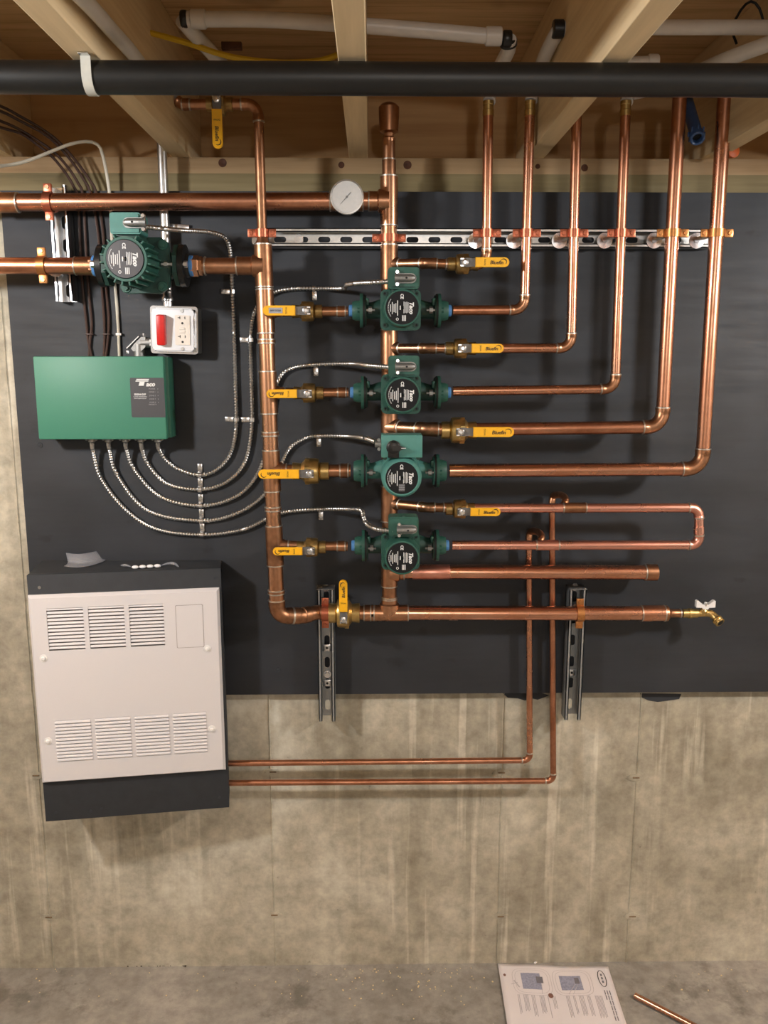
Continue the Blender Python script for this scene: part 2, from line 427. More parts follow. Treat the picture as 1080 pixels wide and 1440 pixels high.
# supply riser (left header)
def mid(a, b, t): return a + (b - a) * t
top = P(369.5, 345, D0); bot = P(390, 866, D0)
def riser(y): return mid(top, bot, (y - 345) / (866 - 345))
def rp(py):                      # point on the riser at image row py
    lo, hi = 0.0, 1.0
    zt = P(380, py, D0).z
    t = (zt - top.z) / (bot.z - top.z); return mid(top, bot, t)
rax = (bot - top).normalized()
endb = P(447, 861, DHD); org = bot.copy()
RS = thing('copper_riser', 'tall thick copper riser on the left feeding the four left-hand yellow-handled valves', 'pipe', org)
straight(RS, org, rp(352), rp(848), r114, COPA)
c45 = P(424, 866, .122)
a, b = elbow(RS, org, rp(800), bot, c45, r114, COPA, leg=2.2, rad=1.5)
elbow(RS, org, bot, c45, endb, r114, COPA, leg=1.3, rad=1.2, rings=False)
straight(RS, org, mid(c45, endb, .4), endb, r114, COPA); sring(RS, org, mid(bot, c45, .62), c45 - bot, r114)
straight(RS, org, endb, P(466, 861.5, DHD), r114, COPA)
tee(RS, org, rp(374), rax, r114, .045, -X_, r114, .058, COPA)
for py, rr_, pl in ((438, r34, 412), (552, r34, 416), (662, r1, 416), (767, r34, 418)):
    c = rp(py); L = abs(P(pl, py, D0).x - c.x)
    tee(RS, org, c, rax, r114, .047, X_, rr_, L * .62, COPA)
    straight(RS, org, c + X_ * (L * .6), c + X_ * L, rr_, COPA)
for py in (480, 610, 715, 832): coupling(RS, org, rp(py), rax, r114, .004, COPA, 'coupling', True)
# reducer at the top of the riser
bm = B(); q = rp(352); lathe(bm, q, -rax, [(0, r114 * SR), (.012, r114 * 1.05), (.022, r34 * SR), (.044, r34 * SR), (.045, r34)], 20); mk('reducer', bm, COPA, RS, org)

# return header (right)
htop = P(547, 190, DHD); hbot = P(547.5, 862, DHD)
def hp(py):
    zt = P(548, py, DHD).z; t = (zt - htop.z) / (hbot.z - htop.z); return mid(htop, hbot, t)
hax = (hbot - htop).normalized(); org = hbot.copy()
RH = thing('copper_header', 'thick vertical copper return header standing behind the four stacked green pumps', 'pipe', org)
straight(RH, org, hp(283), hp(862), r114, COPA)
straight(RH, org, hp(196), hp(283), .0135, COPA)
tee(RH, org, hp(283), hax, r114, .052, -X_, rB, .045, COPA)
coupling(RH, org, hp(238), hax, .0135, .02, COPA)
for py, rr_ in ((372, r34), (490, r34), (601, r1), (708, r34)):
    tee(RH, org, hp(py), hax, r114, .042, Vector((.85, -.5, 0)), rr_, .026, COPA)
tee(RH, org, hp(862), X_, r114, .045, -hax, r114, .040, COPA)
sring(RH, org, hp(842), hax, r114)
tee(RH, org, hp(804), hax, r114, .035, X_, r114, .035, COPA)
bm = B(); lathe(bm, hp(195), -hax, [(-.006, .0135), (0, .0145), (.004, .010), (.010, .012), (.014, .0205), (.05, .0225), (.064, .0225), (.07, .017), (.074, .008)], 20)
mk('air_vent', bm, COPA, RH, org)

def hline(name, label, a, b, r, mat, group=None, fit=()):
    org = a.copy(); root = thing(name, label, 'pipe', org, group=group)
    straight(root, org, a, b, r, mat); ax = (b - a).normalized()
    for t, half, kind in fit:
        c = a + ax * t
        if kind == 'c': coupling(root, org, c, ax, r, half, mat)
        if kind == 's': sring(root, org, c, ax, r)
    return root, org, ax

# lines on the left: upper A, lower B
a0 = P(-140, 285, .100); a1 = hp(283) - X_ * .043
RA, oA, axA = hline('main_pipe', 'thick upper horizontal copper main running from the left edge to the round gauge', a0, a1, rB, COP)
cA = P(5, 285, .1); coupling(RA, oA, cA, axA, rB, .032, COPA)
cg = a0 + axA * (P(487, 283, .115).x - a0.x)
coupling(RA, oA, cg, axA, rB, .036, COPA, 'tee')
bm = B(); sweep(bm, [cg, cg + Vector((0, -.035, .006))], .009, 14); mk('gauge_stub', bm, BRASSA, RA, oA)
b0 = P(-140, 373, D0); b1 = P(131, 374, D0)
RB, oB, axB = hline('main_pipe', 'thick lower horizontal copper pipe from the left edge into the finned green pump', b0, b1, r114, COP, fit=())
coupling(RB, oB, P(119, 374, D0), axB, r114, .019, COPA)
b2, b3 = P(268, 374, D0), rp(374) - X_ * .055
RC, oC, axC = hline('pipe_nipple', 'short thick copper piece between the finned green pump and the tall riser', b2, b3, r114, COPA)
bm = B(); lathe(bm, b2, X_, [(0, .019), (.002, .0225), (.017, .0225), (.019, .020), (.026, .0205)], 6 * 1); mk('hex_adapter', bm, COPA, RC, oC)
sring(RC, oC, P(289, 374, D0), X_, r114)

# small feed pipe at top left with its valve
zt = P(363, 146, D0)
run('feed_pipe', 'thin copper pipe dropping from between the joists into the top of the riser', [P(316, 147, D0), zt, P(369, 338, D0)], r34, COPA)
sp_, so_ = run('feed_pipe', 'short thin copper stub between the white tube end and the small upper valve', [P(248, 141, D0), P(256, 147, D0), P(306, 147, D0)], r34, COPA, leg=1.2, rings=False)
coupling(sp_, so_, P(262, 147, D0), X_, r34, .008, COPA)

# zone pipes
def zone(label, hx, hy, cxy, topxy, r, mat, adapt=True, name='zone_pipe'):
    a = P(hx, hy, D0); c = P(*cxy, D0); t = P(*topxy, D0)
    root, org = run(name, label, [a, c, t], r, mat, COPA, group='copper zone pipes rising to the joists', cat='pipe', leg=3.0)
    if adapt:
        ax = (t - c).normalized(); bm = B()
        lathe(bm, t - ax * .002, ax, [(0, r * SR), (.012, r * SR), (.013, r * 1.02), (.022, r * 1.02), (.023, r * 1.1), (.03, r * 1.1)], 18); mk('brass_adapter', bm, BRASS, root, org)
    return root, org
zone('innermost zone pipe rising from the topmost right-hand valve, shortest on the rail', 660, 372.5, (684, 372), (686.5, 162), r34, COP)
zone('second zone pipe from the left on the rail, turning out of the topmost stacked pump', 637, 436.5, (737.5, 436), (745, 162), r34, COP)
zone('third zone pipe from the left on the rail, dropping to the second right-hand valve', 660, 490, (803, 489.5), (811, 160), r34, COP, True)
zone('fourth zone pipe from the left on the rail, turning out of the second stacked pump', 637, 550, (865, 547), (879.5, 162), r34, COP)
zone('fifth zone pipe from the left on the rail, thicker, with blotchy reddish copper leg', 660, 604, (931, 600.5), (957, 112), r1, COP, False)
zone('outermost zone pipe at right, thick, running down to the third pump with the knob', 632, 662, (987, 659.5), (1021, 112), r1 * 1.05, COP, False)
# pink loop between the fourth valve and fourth pump
LP, oL = run('loop_pipe', 'copper pipe looping back in a narrow U at right between the lowest valve and pump', [P(656, 714.5, D0), P(983, 714, D0), P(983, 766.5, D0), P(636, 766.5, D0)], r34, COPP, COPP, leg=2.2, group=None)
coupling(LP, oL, P(808, 714, D0), X_, r34, .026, COPA); coupling(LP, oL, P(770, 766.5, D0), X_, r34, .026, COPP)
straight(LP, oL, P(983, 740, D0), P(983, 750, D0), r34 * SR, COPP, 'coupling')
# capped stub and drain line (the stub starts with a polished pink sleeve)
ST, oS, _ = hline('stub_pipe', 'capped thick copper stub pointing right below the lowest stacked pump', hp(804) + X_ * .03, P(923, 805, DHD), r114, COP)
coupling(ST, oS, P(606, 804.3, DHD), X_, r114, .045, COPP, 'bright_sleeve', False, 1.03)
coupling(ST, oS, P(916, 805, DHD), X_, r114, .014, COPA, 'pipe_cap', False); sring(ST, oS, P(907, 805, DHD), X_, r114)
DR, oD, axD = hline('drain_pipe', 'lowest thick horizontal copper pipe ending in the small brass garden tap', hp(862) + X_ * .045, P(935, 862.5, DHD), r114, COP)
coupling(DR, oD, P(918, 862.5, DHD), X_, r114, .028, COP)
bm = B(); q = P(935, 862.5, DHD); lathe(bm, q, X_, [(0, r114 * SR), (.006, r114 * 1.08), (.012, .012), (.014, .0105), (.04, .0105), (.041, .009)], 20); mk('reducer', bm, COPA, DR, oD)
sring(DR, oD, q + X_ * .038, X_, .0098)
# bottom link between valve and header tee
bl, obl, _ = hline('pipe_nipple', 'short copper piece between the upright-handled brass valve and the return header foot', P(503, 862, DHD), hp(862) - X_ * .016, r114, COPA)
coupling(bl, obl, P(519, 862, DHD), X_, r114, .012, COPA)
# nipples valve -> pump on the left side, header -> valve on the right side
for py, x0, x1, rr_, wd in ((438, 449, 489, r34, 'topmost'), (552, 452, 490, r34, 'second'), (662, 458, 493, r1, 'third'), (768, 454, 489, r34, 'lowest')):
    n_, o_, _ = hline('pipe_nipple', f'short copper piece between {wd} left valve and {wd} stacked pump', P(x0, py, D0), P(x1, py, D0), rr_, COPA, 'short copper pieces beside the stacked pumps')
    coupling(n_, o_, P(x1 - 9, py, D0), X_, rr_, .009, COPA)
for py, py2, x1, rr_, wd in ((372, 372, 640, r34, 'topmost'), (490, 490, 638, r34, 'second'), (601, 604, 634, r1, 'third'), (708, 714, 636, r34, 'lowest')):
    dv_ = Vector((.85, -.5, 0)).normalized(); a = hp(py) + dv_ * .020; b = P(x1, py2, D0); k_ = (D0 - DHD) / -dv_.y
    c_ = hp(py) + dv_ * k_; c_.z = mid(a, b, .45).z
    n_, o_ = run('pipe_nipple', f'short copper branch from return header to the {wd} right-hand valve', [a, c_, b], rr_, COPA, COPA, 'short copper branches off the return header', leg=1.7)
    coupling(n_, o_, mid(c_, b, .84), (b - c_), rr_, .010, COPA)

# heater pipes
r12 = .0076
DH = .054
def hpipe(label, tx, ty, vx, vy, lx, ly, tdark):
    """from a tee on the pump loop down behind the lower pipes and left into the heater"""
    t0 = P(tx, ty, D0)
    pts = [t0 + Vector((0, 0, .012)), t0 + Vector((.008, .012, .040)), t0 + Vector((.0, D0 - DH, .040)), P(vx, vy, DH), P(lx, ly, DH)]
    pts[2] = Vector((t0.x - .003, -DH, t0.z + .036))
    org = pts[3]; root = thing('heater_pipe', label, 'pipe', org, group='thin copper pipes to the wall heater')
    bm = B(); sweep(bm, catmull([t0 + Vector((.006, .004, .004)), t0 + Vector((.014, .015, .016)), t0 + Vector((.010, .045, .022)), t0 + Vector((.001, D0 - DH - .002, .014)), t0 + Vector((-.003, D0 - DH, -.004))], .004), r12 * 1.1, 14)
    mk('elbow', bm, COPA, root, org)
    v0 = t0 + Vector((-.003, D0 - DH, .002)); c = pts[3]; e = pts[4]
    a, b = elbow(root, org, v0, c, e, r12, COP, leg=2.6)
    straight(root, org, v0, a, r12, COP); straight(root, org, b, e, r12, COP)
hpipe('inner thin copper pipe dropping behind lower pipes and turning into the white heater', 755, 766.5, 745, 1069, 314, 1073.5, 1)
hpipe('outer thin copper pipe dropping behind lower pipes, bottom line into the white heater', 789, 714, 778, 1098, 314, 1101, 1)

# ------------------------------------------------------------------ valves
def valve(label, px, py, rr_, hs, he, ang=0, handle='along', d=D0, hw=.021, half=.034, sticker=False, group=None):
    """hs/he: where the yellow sleeve starts and ends, metres from the stem"""
    root = thing('ball_valve', label, 'valve', P(px, py, d), (0, ang, 0), group)
    bm = B(); g = rr_ * 1.0
    lathe(bm, (-half, 0, 0), X_, [(0, g * 1.05), (.001, g * 1.35), (half * .45, g * 1.35), (half * .5, g * 1.22), (half * .58, g * 1.9), (half * .72, g * 2.0), (half * 1.25, g * 2.0), (half * 1.4, g * 1.55), (half * 1.5, g * 1.25), (2 * half - .001, g * 1.35), (2 * half, g * 1.05)], 22)
    mk('valve_body', bm, BRASSA if rr_ < .012 else BRASS, root)
    bm = B(); lathe(bm, (half * .1, 0, 0), X_, [(-.002, g * 2.12), (.008, g * 2.12)], 8); mk('hex_collar', bm, BRASSA if rr_ < .012 else BRASS, root)
    hy = -(g * 2.0 + .016)
    bm = B(); lathe(bm, (0, 0, 0), (0, -1, 0), [(0, .008), (g * 2 + .008, .008), (g * 2 + .008, .0055), (g * 2 + .016, .0055)], 14); mk('stem', bm, BRASSA, root)
    A = 0 if handle == 'along' else PI / 2
    R = Matrix.Rotation(-A, 4, 'Y')
    st = thing_part = bpy.data.objects.new('handle', None); C.objects.link(st); st.parent = root; st.rotation_euler = (0, -A, 0); st.empty_display_size = .01
    bm = B(); prism(bm, [(-.010, -.008), (-.010, .008), (.006, .0095), (hs * .7, .0085), (hs + .004, .0088), (hs + .004, -.0088), (hs * .7, -.0085), (.006, -.0095)], .0025, Matrix.Translation((0, hy, 0)))
    mk('lever_plate', bm, INNER, st, smooth=False)
    bm = B(); lathe(bm, (0, hy, 0), (0, -1, 0), [(0, .0078), (.005, .0078), (.0058, .006)], 6); lathe(bm, (0, hy - .004, 0), (0, -1, 0), [(0, .004), (.005, .0035)], 10); mk('stem_nut', bm, ZINCB, st)
    bm = B(); box(bm, (-.006, hy - .002, .007), (.007, .004, .003)); box(bm, (-.006, hy - .002, -.007), (.007, .004, .003)); mk('stop_tab', bm, ZINCB, st)
    w2 = hw / 2; L = he - hs; pts = [(hs, -w2), (he - w2, -w2)] + [(he - w2 + w2 * math.sin(a), -w2 * math.cos(a)) for a in [PI * i / 10 for i in range(1, 10)]] + [(he - w2, w2), (hs, w2)]
    bm = B(); prism(bm, pts, .0065, Matrix.Translation((0, hy - .0055, 0)))
    bmesh.ops.bevel(bm, geom=[e for e in bm.edges if abs(e.verts[0].co.y - e.verts[1].co.y) < 1e-6 and min(e.verts[0].co.y, e.verts[1].co.y) < hy - .005], offset=.0012, segments=2, affect='EDGES')
    sl = mk('handle_sleeve', bm, YEL, st)
    fy = hy - .0057
    if sticker:
        bm = B(); box(bm, (hs + L * .60, fy, 0), (L * .42, .0006, hw * .55)); mk('sticker', bm, INKG, st)
        text('lettering', 'WOG 600', hw * .26, INKB, st, Matrix.Translation((hs + L * .60, fy - .0005, 0)) @ FACE)
    else:
        text('lettering', 'Bluefin', hw * .52, INKB, st, Matrix.Translation((hs + L * .62, fy, -.001)) @ FACE, bold=.0002, shear=.2)
        bm = B(); arc = [Vector((he - w2 * 1.25 + w2 * .62 * math.cos(a), fy, .0005 + w2 * .62 * math.sin(a))) for a in [math.radians(150 - 12 * i) for i in range(17)]]
        sweep(bm, arc, [.0003 + .0007 * math.sin(PI * i / 16) for i in range(17)], 6); mk('swoosh', bm, INKB, st)
    text('lettering', 'WOG', hw * .26, INKB, st, Matrix.Translation((hs + L * .28, fy, 0)) @ FACE @ Matrix.Rotation(PI / 2, 4, 'Z'))
    return root
vg1, vg2 = 'yellow-handled valves on the left riser', 'yellow-handled valves right of the return header'
def m(px): return px * 1.62e-3
valve('left-riser valve, topmost, its yellow handle covered by a pale sticker', 432, 438, r34, m(14), m(57.5), PI, d=D0, hw=m(13), sticker=True, group=vg1)
valve('left-riser valve, second from top, yellow handle pointing left over the riser', 434, 552.5, r34, m(14), m(55.5), PI, hw=m(11.5), group=vg1)
valve('left-riser valve, third from top, larger brass body and longest yellow left handle', 437, 662.5, r1, m(14), m(70), PI, hw=m(12.5), half=.042, group=vg1)
valve('left-riser valve, lowest of four, yellow handle just above the white heater side', 438, 769.5, r34, m(11), m(52.5), PI, hw=m(11), group=vg1)
valve('topmost right-hand valve, yellow handle pointing right under the slotted rail', 651, 371.5, r34, m(14), m(59), 0, hw=m(12.5), group=vg2)
valve('second right-hand valve, yellow handle over pipe between first and second pumps', 648, 490, r34, m(12), m(55.5), 0, hw=m(12), group=vg2)
valve('third right-hand valve, large brass body with longest yellow handle pointing right', 645, 605, r1, m(17), m(73), 0, hw=m(13.5), half=.04, group=vg2)
valve('lowest right-hand valve, yellow handle above the lowest stacked pump discharge', 647, 715.5, r34, m(12), m(54), 0, hw=m(11.5), group=vg2)
valve('brass bypass valve at the bottom with its yellow handle standing upright', 484, 862, r114, m(12), m(60), 0, handle='up', hw=m(12), half=.038, d=DHD)
fv = valve('small valve up between joists with its yellow handle hanging straight down', 309, 147, r34, m(12), m(60), 0, handle='up', d=D0, hw=m(13), half=.028)
[o for o in fv.children if o.name.startswith('handle')][0].rotation_euler = (0, PI / 2, 0)

# ------------------------------------------------------------------ pumps
def bars(bm, rows):            # tiny print lines: (x, z, w, h)
    for x, z, w_, h_ in rows: box(bm, (x, 0, z), (w_, .0004, h_))
def nameplate(parent, y, cx, cz, R, big=False, sheen=False):
    bm = B(); lathe(bm, (cx, y, cz), (0, -1, 0), [(0, R), (.0006, R)], 40); lb = mk('nameplate', bm, LBLS if sheen else LBL, parent)
    M0 = Matrix.Translation((cx, y - .0008, cz)) @ FACE @ Matrix.Rotation(-PI / 2, 4, 'Z')   # print reads downwards
    text('lettering', 'Taco', R * .36, INKW, lb, M0 @ Matrix.Translation((0, R * .56, 0)), bold=.0006, shear=.25)
    bm = B(); rr = random.Random(3)
    for k in range(4):
        box(bm, (cx + R * (.36 - .085 * k), y - .0009, cz + R * .02), (R * .035, .0004, R * rr.uniform(.55, .8)))
    for k in range(5):
        box(bm, (cx - R * (.28 + .11 * k), y - .0009, cz - R * .02), (R * .045, .0004, R * rr.uniform(.6, 1.1) * (1 - k * .1)))
    for zz in (.28, -.28): box(bm, (cx + R * .05, y - .0009, cz + zz * 0), (R * .10, .0004, R * .2))
    box(bm, (cx - R * .12, y - .0009, cz), (R * .06, .0004, R * .25))
    mk('print_lines', bm, INKW, lb, smooth=False)
    text('lettering', 'CE', R * .26, INKW, lb, M0 @ Matrix.Translation((-R * .68, -R * .02, 0)), bold=.0003)
    bm = B()
    if big:
        for k in range(7): box(bm, (cx + R * .0, y - .0009, cz - R * (.40 + .065 * k)), (R * .36, .0004, R * (.02 + .018 * (k % 2))))
        mk('barcode', bm, INKG, lb, smooth=False)
    else:
        ringm(bm, (cx - R * .3, y - .0006, cz - R * .68), (0, -1, 0), R * .055, R * .085, .0004, 16)
        for k in range(3): box(bm, (cx + R * (.02 + .09 * k), y - .0009, cz - R * .62), (R * .05, .0004, R * .34))
        mk('approval_mark', bm, INKW, lb, smooth=False)
    # curved print along the left rim
    bm = B()
    for i in range(15):
        a = math.radians(145 + 5 * i); q = Vector((cx + R * .86 * math.cos(a), y - .0009, cz + R * .86 * math.sin(a)))
        box(bm, q, (R * .05, .0004, R * .035), Matrix.Rotation(-a, 3, 'Y'))
    mk('rim_print', bm, INKW, lb, smooth=False)
def flange(root, s, hub_r, gx, R=.037, mat=GREEN, tape=True, thick=.0065, tape_r=.0125):
    bm = B(); lathe(bm, (s * gx, 0, 0), (s, 0, 0), [(-.004, R * .98), (0, R * .98)], 28); mk('gasket', bm, RUB, root)
    bm = B(); lathe(bm, (s * gx, 0, 0), (s, 0, 0), [(.0, R), (thick, R), (thick, hub_r * 1.08), (thick + .010, hub_r * 1.05), (thick + .017, hub_r * .92), (thick + .017, hub_r * .6)], 24)
    for y_ in (-1,):
        lathe(bm, (s * (gx + thick), y_ * R * .72, 0), (s, 0, 0), [(0, .0058), (.005, .0058)], 8)
    f = mk('flange', bm, mat, root)
    if tape:
        bm = B(); lathe(bm, (s * (gx + thick + .015), 0, 0), (s, 0, 0), [(0, tape_r), (.002, tape_r * 1.04), (.0085, tape_r * 1.0), (.0095, tape_r * .8)], 18); mk('thread_tape', bm, BLUE, f)
    # two bolts through the flange
    for y_, z_ in ((-R * .78, 0), (R * .75, .004)):
        bm = B(); lathe(bm, (s * (gx - .030), y_, z_), (s, 0, 0), [(.004, .0028), (.010, .0028), (.010, .0072), (.018, .0072), (.018, .0030), (.034, .0030)], 6); mk('bolt', bm, CAST, root)
    return f
def connector(root, c, ang=0, name='cable_connector', sc=1.0):
    """die-cast saddle connector lying on the front of the terminal box; conduit enters from local -X"""
    o = bpy.data.objects.new(name, None); C.objects.link(o); o.parent = root; o.location = c; o.rotation_euler = (0, ang, 0); o.scale = (sc,) * 3; o.empty_display_size = .01
    bm = B(); pts = [(-.022, -.013), (-.014, -.013), (-.012, -.010), (.012, -.010)] + [(.012 + .010 * math.sin(a), -.010 * math.cos(a)) for a in [PI * i / 8 for i in range(1, 8)]] + [(.012, .010), (-.012, .010), (-.014, .013), (-.022, .013)]
    prism(bm, pts, .003); mk('saddle', bm, CAST, o)
    bm = B(); sweep(bm, [(-.023, -.004, 0), (-.016, -.0045, 0), (.010, -.0045, 0), (.016, -.003, 0), (.019, .0, 0)], [.0085, .0078, .0078, .006, .003], 14); mk('sleeve', bm, CAST, o)
    bm = B(); lathe(bm, (.001, -.0118, 0), (0, -1, 0), [(0, .0022), (.0008, .0022)], 10); mk('peep_hole', bm, RUB, o)
    for z_ in (.0125, -.0125):
        bm = B(); lathe(bm, (-.018, 0, z_), (0, -1, 0), [(-.002, .0045), (.004, .0045), (.006, .0035)], 10); mk('screw', bm, ZINCB, o)
    return o
def pump(label, px, py, kind='square', termz=.062, group='green pumps stacked in a column', conn=(0, 0)):
    ax_px = px
    root = thing('circulator_pump', label, 'pump', P(ax_px, py, D0), group=group)
    body = GREEND; gx = .0825
    bm = B()
    lathe(bm, (0, .035, 0), (0, -1, 0), [(.006, .018), (.010, .034), (.03, .040), (.055, .040), (.07, .036)], 28)
    for s in (-1, 1):
        pts = [Vector((s * .02, 0, .004)), Vector((s * .045, 0, .003)), Vector((s * .062, 0, 0)), Vector((s * .074, 0, 0))]
        sweep(bm, pts, [.026, .021, .0185, .018], 18)
        lathe(bm, (s * (gx - .0085), 0, 0), (s, 0, 0), [(0, .020), (.001, .033), (.0045, .033)], 24)
    mk('volute', bm, body if kind == 'square' else TEAL, root)
    for s in (-1, 1):      # cast lugs that hold the flange bolts
        bm = B(); box(bm, (s * (gx - .010), -.014, .018), (.007, .022, .016), bev=.002); mk('flange_lug', bm, GREEN, root)
    R3 = .0345 if kind == 'square' else .0355
    if kind == 'square':
        bm = B(); prism(bm, rrect(.087, .086, .012), .020, Matrix.Translation((-.001, -.058, -.001)))
        bmesh.ops.bevel(bm, geom=[e for e in bm.edges if e.verts[0].co.y < -.057 and e.verts[1].co.y < -.057], offset=.002, segments=2, affect='EDGES')
        mk('motor_flange', bm, GREEN, root)
        for sx_ in (-1, 1):
            for sz_ in (-1, 1):
                bm = B(); ringm(bm, (sx_ * .034 - .001, -.0575, sz_ * .033), (0, -1, 0), .0028, .0052, .003, 14); mk('corner_bolt', bm, GREEND, root)
                bm = B(); lathe(bm, (sx_ * .034 - .001, -.0575, sz_ * .033), (0, -1, 0), [(0, .0028), (.0016, .0028)], 6); mk('bolt_socket', bm, RUB, root)
        bm = B(); lathe(bm, (0, -.055, 0), (0, -1, 0), [(0, .0395), (.010, .0395), (.055, .0385), (.066, .0385), (.069, .037), (.0695, .0348), (.068, .0345)], 40)
        mk('motor_can', bm, GREEN, root)
        nameplate(root, -.1235, 0, 0, .0338)
        w_, h_, dep = .066, .044, .045
        bm = B(); prism(bm, rrect(w_, h_, .007), dep, Matrix.Translation((.004, -.100, termz)))
        bmesh.ops.bevel(bm, geom=[e for e in bm.edges if e.verts[0].co.y < -.099 and e.verts[1].co.y < -.099], offset=.003, segments=2, affect='EDGES')
        mk('terminal_box', bm, GREEN, root)
        bm = B(); box(bm, (.003, -.066, termz - .018), (.05, .03, .03), bev=.003); mk('box_neck', bm, GREEND, root)
        bm = B(); box(bm, (.004, -.1005, termz - .018), (.045, .001, .0015)); lathe(bm, (.004, -.09, termz + .0215), (0, 0, 1), [(0, .0035), (.002, .003)], 10); mk('cover_screw', bm, GREEND, root)
        connector(root, (.008 + conn[0], -.103, termz + conn[1] - .001))
        tape = True
    else:
        bm = B(); prism(bm, rrect(.082, .080, .02), .020, Matrix.Translation((0, -.055, .004))); mk('motor_flange', bm, TEAL, root)
        bm = B(); lathe(bm, (0, -.05, 0), (0, -1, 0), [(0, .0445), (.035, .0445), (.055, .0438), (.063, .0415), (.067, .038), (.067, .0357)], 44)
        mk('motor_can', bm, TEAL, root)
        nameplate(root, -.1165, 0, 0, .0352, big=True)
        bm = B(); box(bm, (.0, -.085, .068), (.088, .060, .048), bev=.0012); mk('switch_housing', bm, TEAL, root)
        for sx_ in (-1, 1):
            bm = B(); lathe(bm, (sx_ * .036, -.096, .041), (0, -1, 0), [(0, .0045), (.004, .0045)], 10); mk('corner_bolt', bm, GREEND, root)
        kn = B(); lathe(kn, (-.018, -.115, .066), (0, -1, 0), [(0, .0155), (.003, .0155), (.004, .013), (.014, .0125), (.015, .0105)], 24)
        box(kn, (-.018, -.117, .054), (.024, .005, .020), bev=.0012)
        ko = mk('speed_knob', kn, BLACKP, root)
        bm = B(); prism(bm, [(-.010, -.005), (.004, -.006), (.018, 0), (.004, .006), (-.010, .005)], .006, Matrix.Translation((-.010, -.131, .066))); mk('pointer', bm, BLACKP, ko)
        bm = B(); box(bm, (.003, -.1315, .066), (.010, .0006, .0012)); mk('pointer_line', bm, INKW, ko)
        bm = B(); lathe(bm, (-.044, -.085, .070), (-1, 0, 0), [(0, .011), (.004, .011), (.004, .008), (.013, .008), (.014, .0065)], 14)
        for zz in (.010, -.010): lathe(bm, (-.049, -.088, .070 + zz), (0, -1, 0), [(-.003, .004), (.006, .0038)], 8)
        mk('cable_connector', bm, CAST, root)
        tape = False
    for s in (-1, 1):
        flange(root, s, .0205 if kind == 'square' else .0235, gx, R=.037 if kind == 'square' else .038, tape=tape)
    return root
pump('topmost of the four stacked green pumps, its conduit entering straight from the left', 562.8, 437, conn=(0, 0))
pump('second of the stacked green pumps, below one valve row and above the knobbed pump', 563.3, 552, termz=.060)
pump('third stacked pump, teal with a black speed knob on its square box', 562.5, 662, kind='round')
pump('lowest of the stacked green pumps, its conduit bent down in an S', 562.8, 767, termz=.064, conn=(.004, -.004))

# big finned pump at left
PB = thing('circulator_pump', 'large finned green pump at upper left between two black flanges, grey label', 'pump', P(203, 374, D0))
Rb = lambda n: n * 1.62e-3
bm = B(); lathe(bm, (.006, .045, 0), (0, -1, 0), [(0, .025), (.01, .05), (.04, .058), (.062, .058), (.066, .05)], 36)
pts = [Vector((.02, 0, .0)), Vector((.05, 0, .0)), Vector((.068, 0, 0))]; sweep(bm, pts, [.035, .029, .027], 20)
sweep(bm, [Vector((-.02, 0, 0)), Vector((-.05, 0, 0)), Vector((-.068, 0, 0))], [.035, .029, .027], 20)
mk('volute', bm, GREEND, PB)
bm = B(); pts = [(-.052, -.050), (-.036, -.062), (.0, -.060), (.036, -.061), (.054, -.048), (.060, 0), (.056, .045), (.040, .056), (-.036, .056), (-.052, .044)]
prism(bm, pts, .012, Matrix.Translation((.006, -.036, 0))); 
bmesh.ops.bevel(bm, geom=[e for e in bm.edges if e.verts[0].co.y < -.035 and e.verts[1].co.y < -.035], offset=.0025, segments=2, affect='EDGES')
mk('volute_cover', bm, GREEND, PB)
for x_, z_ in ((-.036, -.049), (.042, -.046), (.046, .040), (-.036, .044)):
    bm = B(); lathe(bm, (x_ + .004, -.036, z_), (0, -1, 0), [(0, .011), (.003, .010)], 16); lathe(bm, (x_ + .004, -.039, z_), (0, -1, 0), [(0, .006), (.005, .006)], 6); mk('cover_bolt', bm, GREEN, PB)
bm = B(); lathe(bm, (-.003, -.03, 0), (0, -1, 0), [(0, .045), (.02, .044), (.10, .0425), (.106, .041), (.108, .039)], 36); mk('motor_can', bm, GREEN, PB)
for i in range(20):
    a = 2 * PI * i / 20 + .12
    if 1.15 < a < 2.0: continue
    bm = B(); box(bm, Vector((-.003, 0, 0)) + Vector((.0475 * math.cos(a), -.092, .0475 * math.sin(a))), (.010, .088, .0035), Matrix.Rotation(-a, 3, 'Y'), bev=.0008); mk('cooling_fin', bm, GREEN, PB)
bm = B(); ringm(bm, (-.003, -.128, 0), (0, -1, 0), .037, .044, .010, 36); mk('front_ring', bm, GREEN, PB)
nameplate(PB, -.1395, -.003, 0, .0375, sheen=True)
bm = B(); lathe(bm, (-.003, -.140, 0), (0, -1, 0), [(0, .002), (.0008, .002)], 10); mk('centre_screw', bm, RUB, PB)
bm = B(); prism(bm, rrect(.062, .042, .005), .060, Matrix.Translation((-.002, -.130, .071)))
bmesh.ops.bevel(bm, geom=[e for e in bm.edges if e.verts[0].co.y < -.129 and e.verts[1].co.y < -.129], offset=.003, segments=2, affect='EDGES'); mk('terminal_box', bm, TEAL, PB)
bm = B(); box(bm, (-.002, -.085, .048), (.05, .06, .022), bev=.003); mk('box_neck', bm, GREEND, PB)
co = connector(PB, (.018, -.134, .071), PI, sc=1.05)
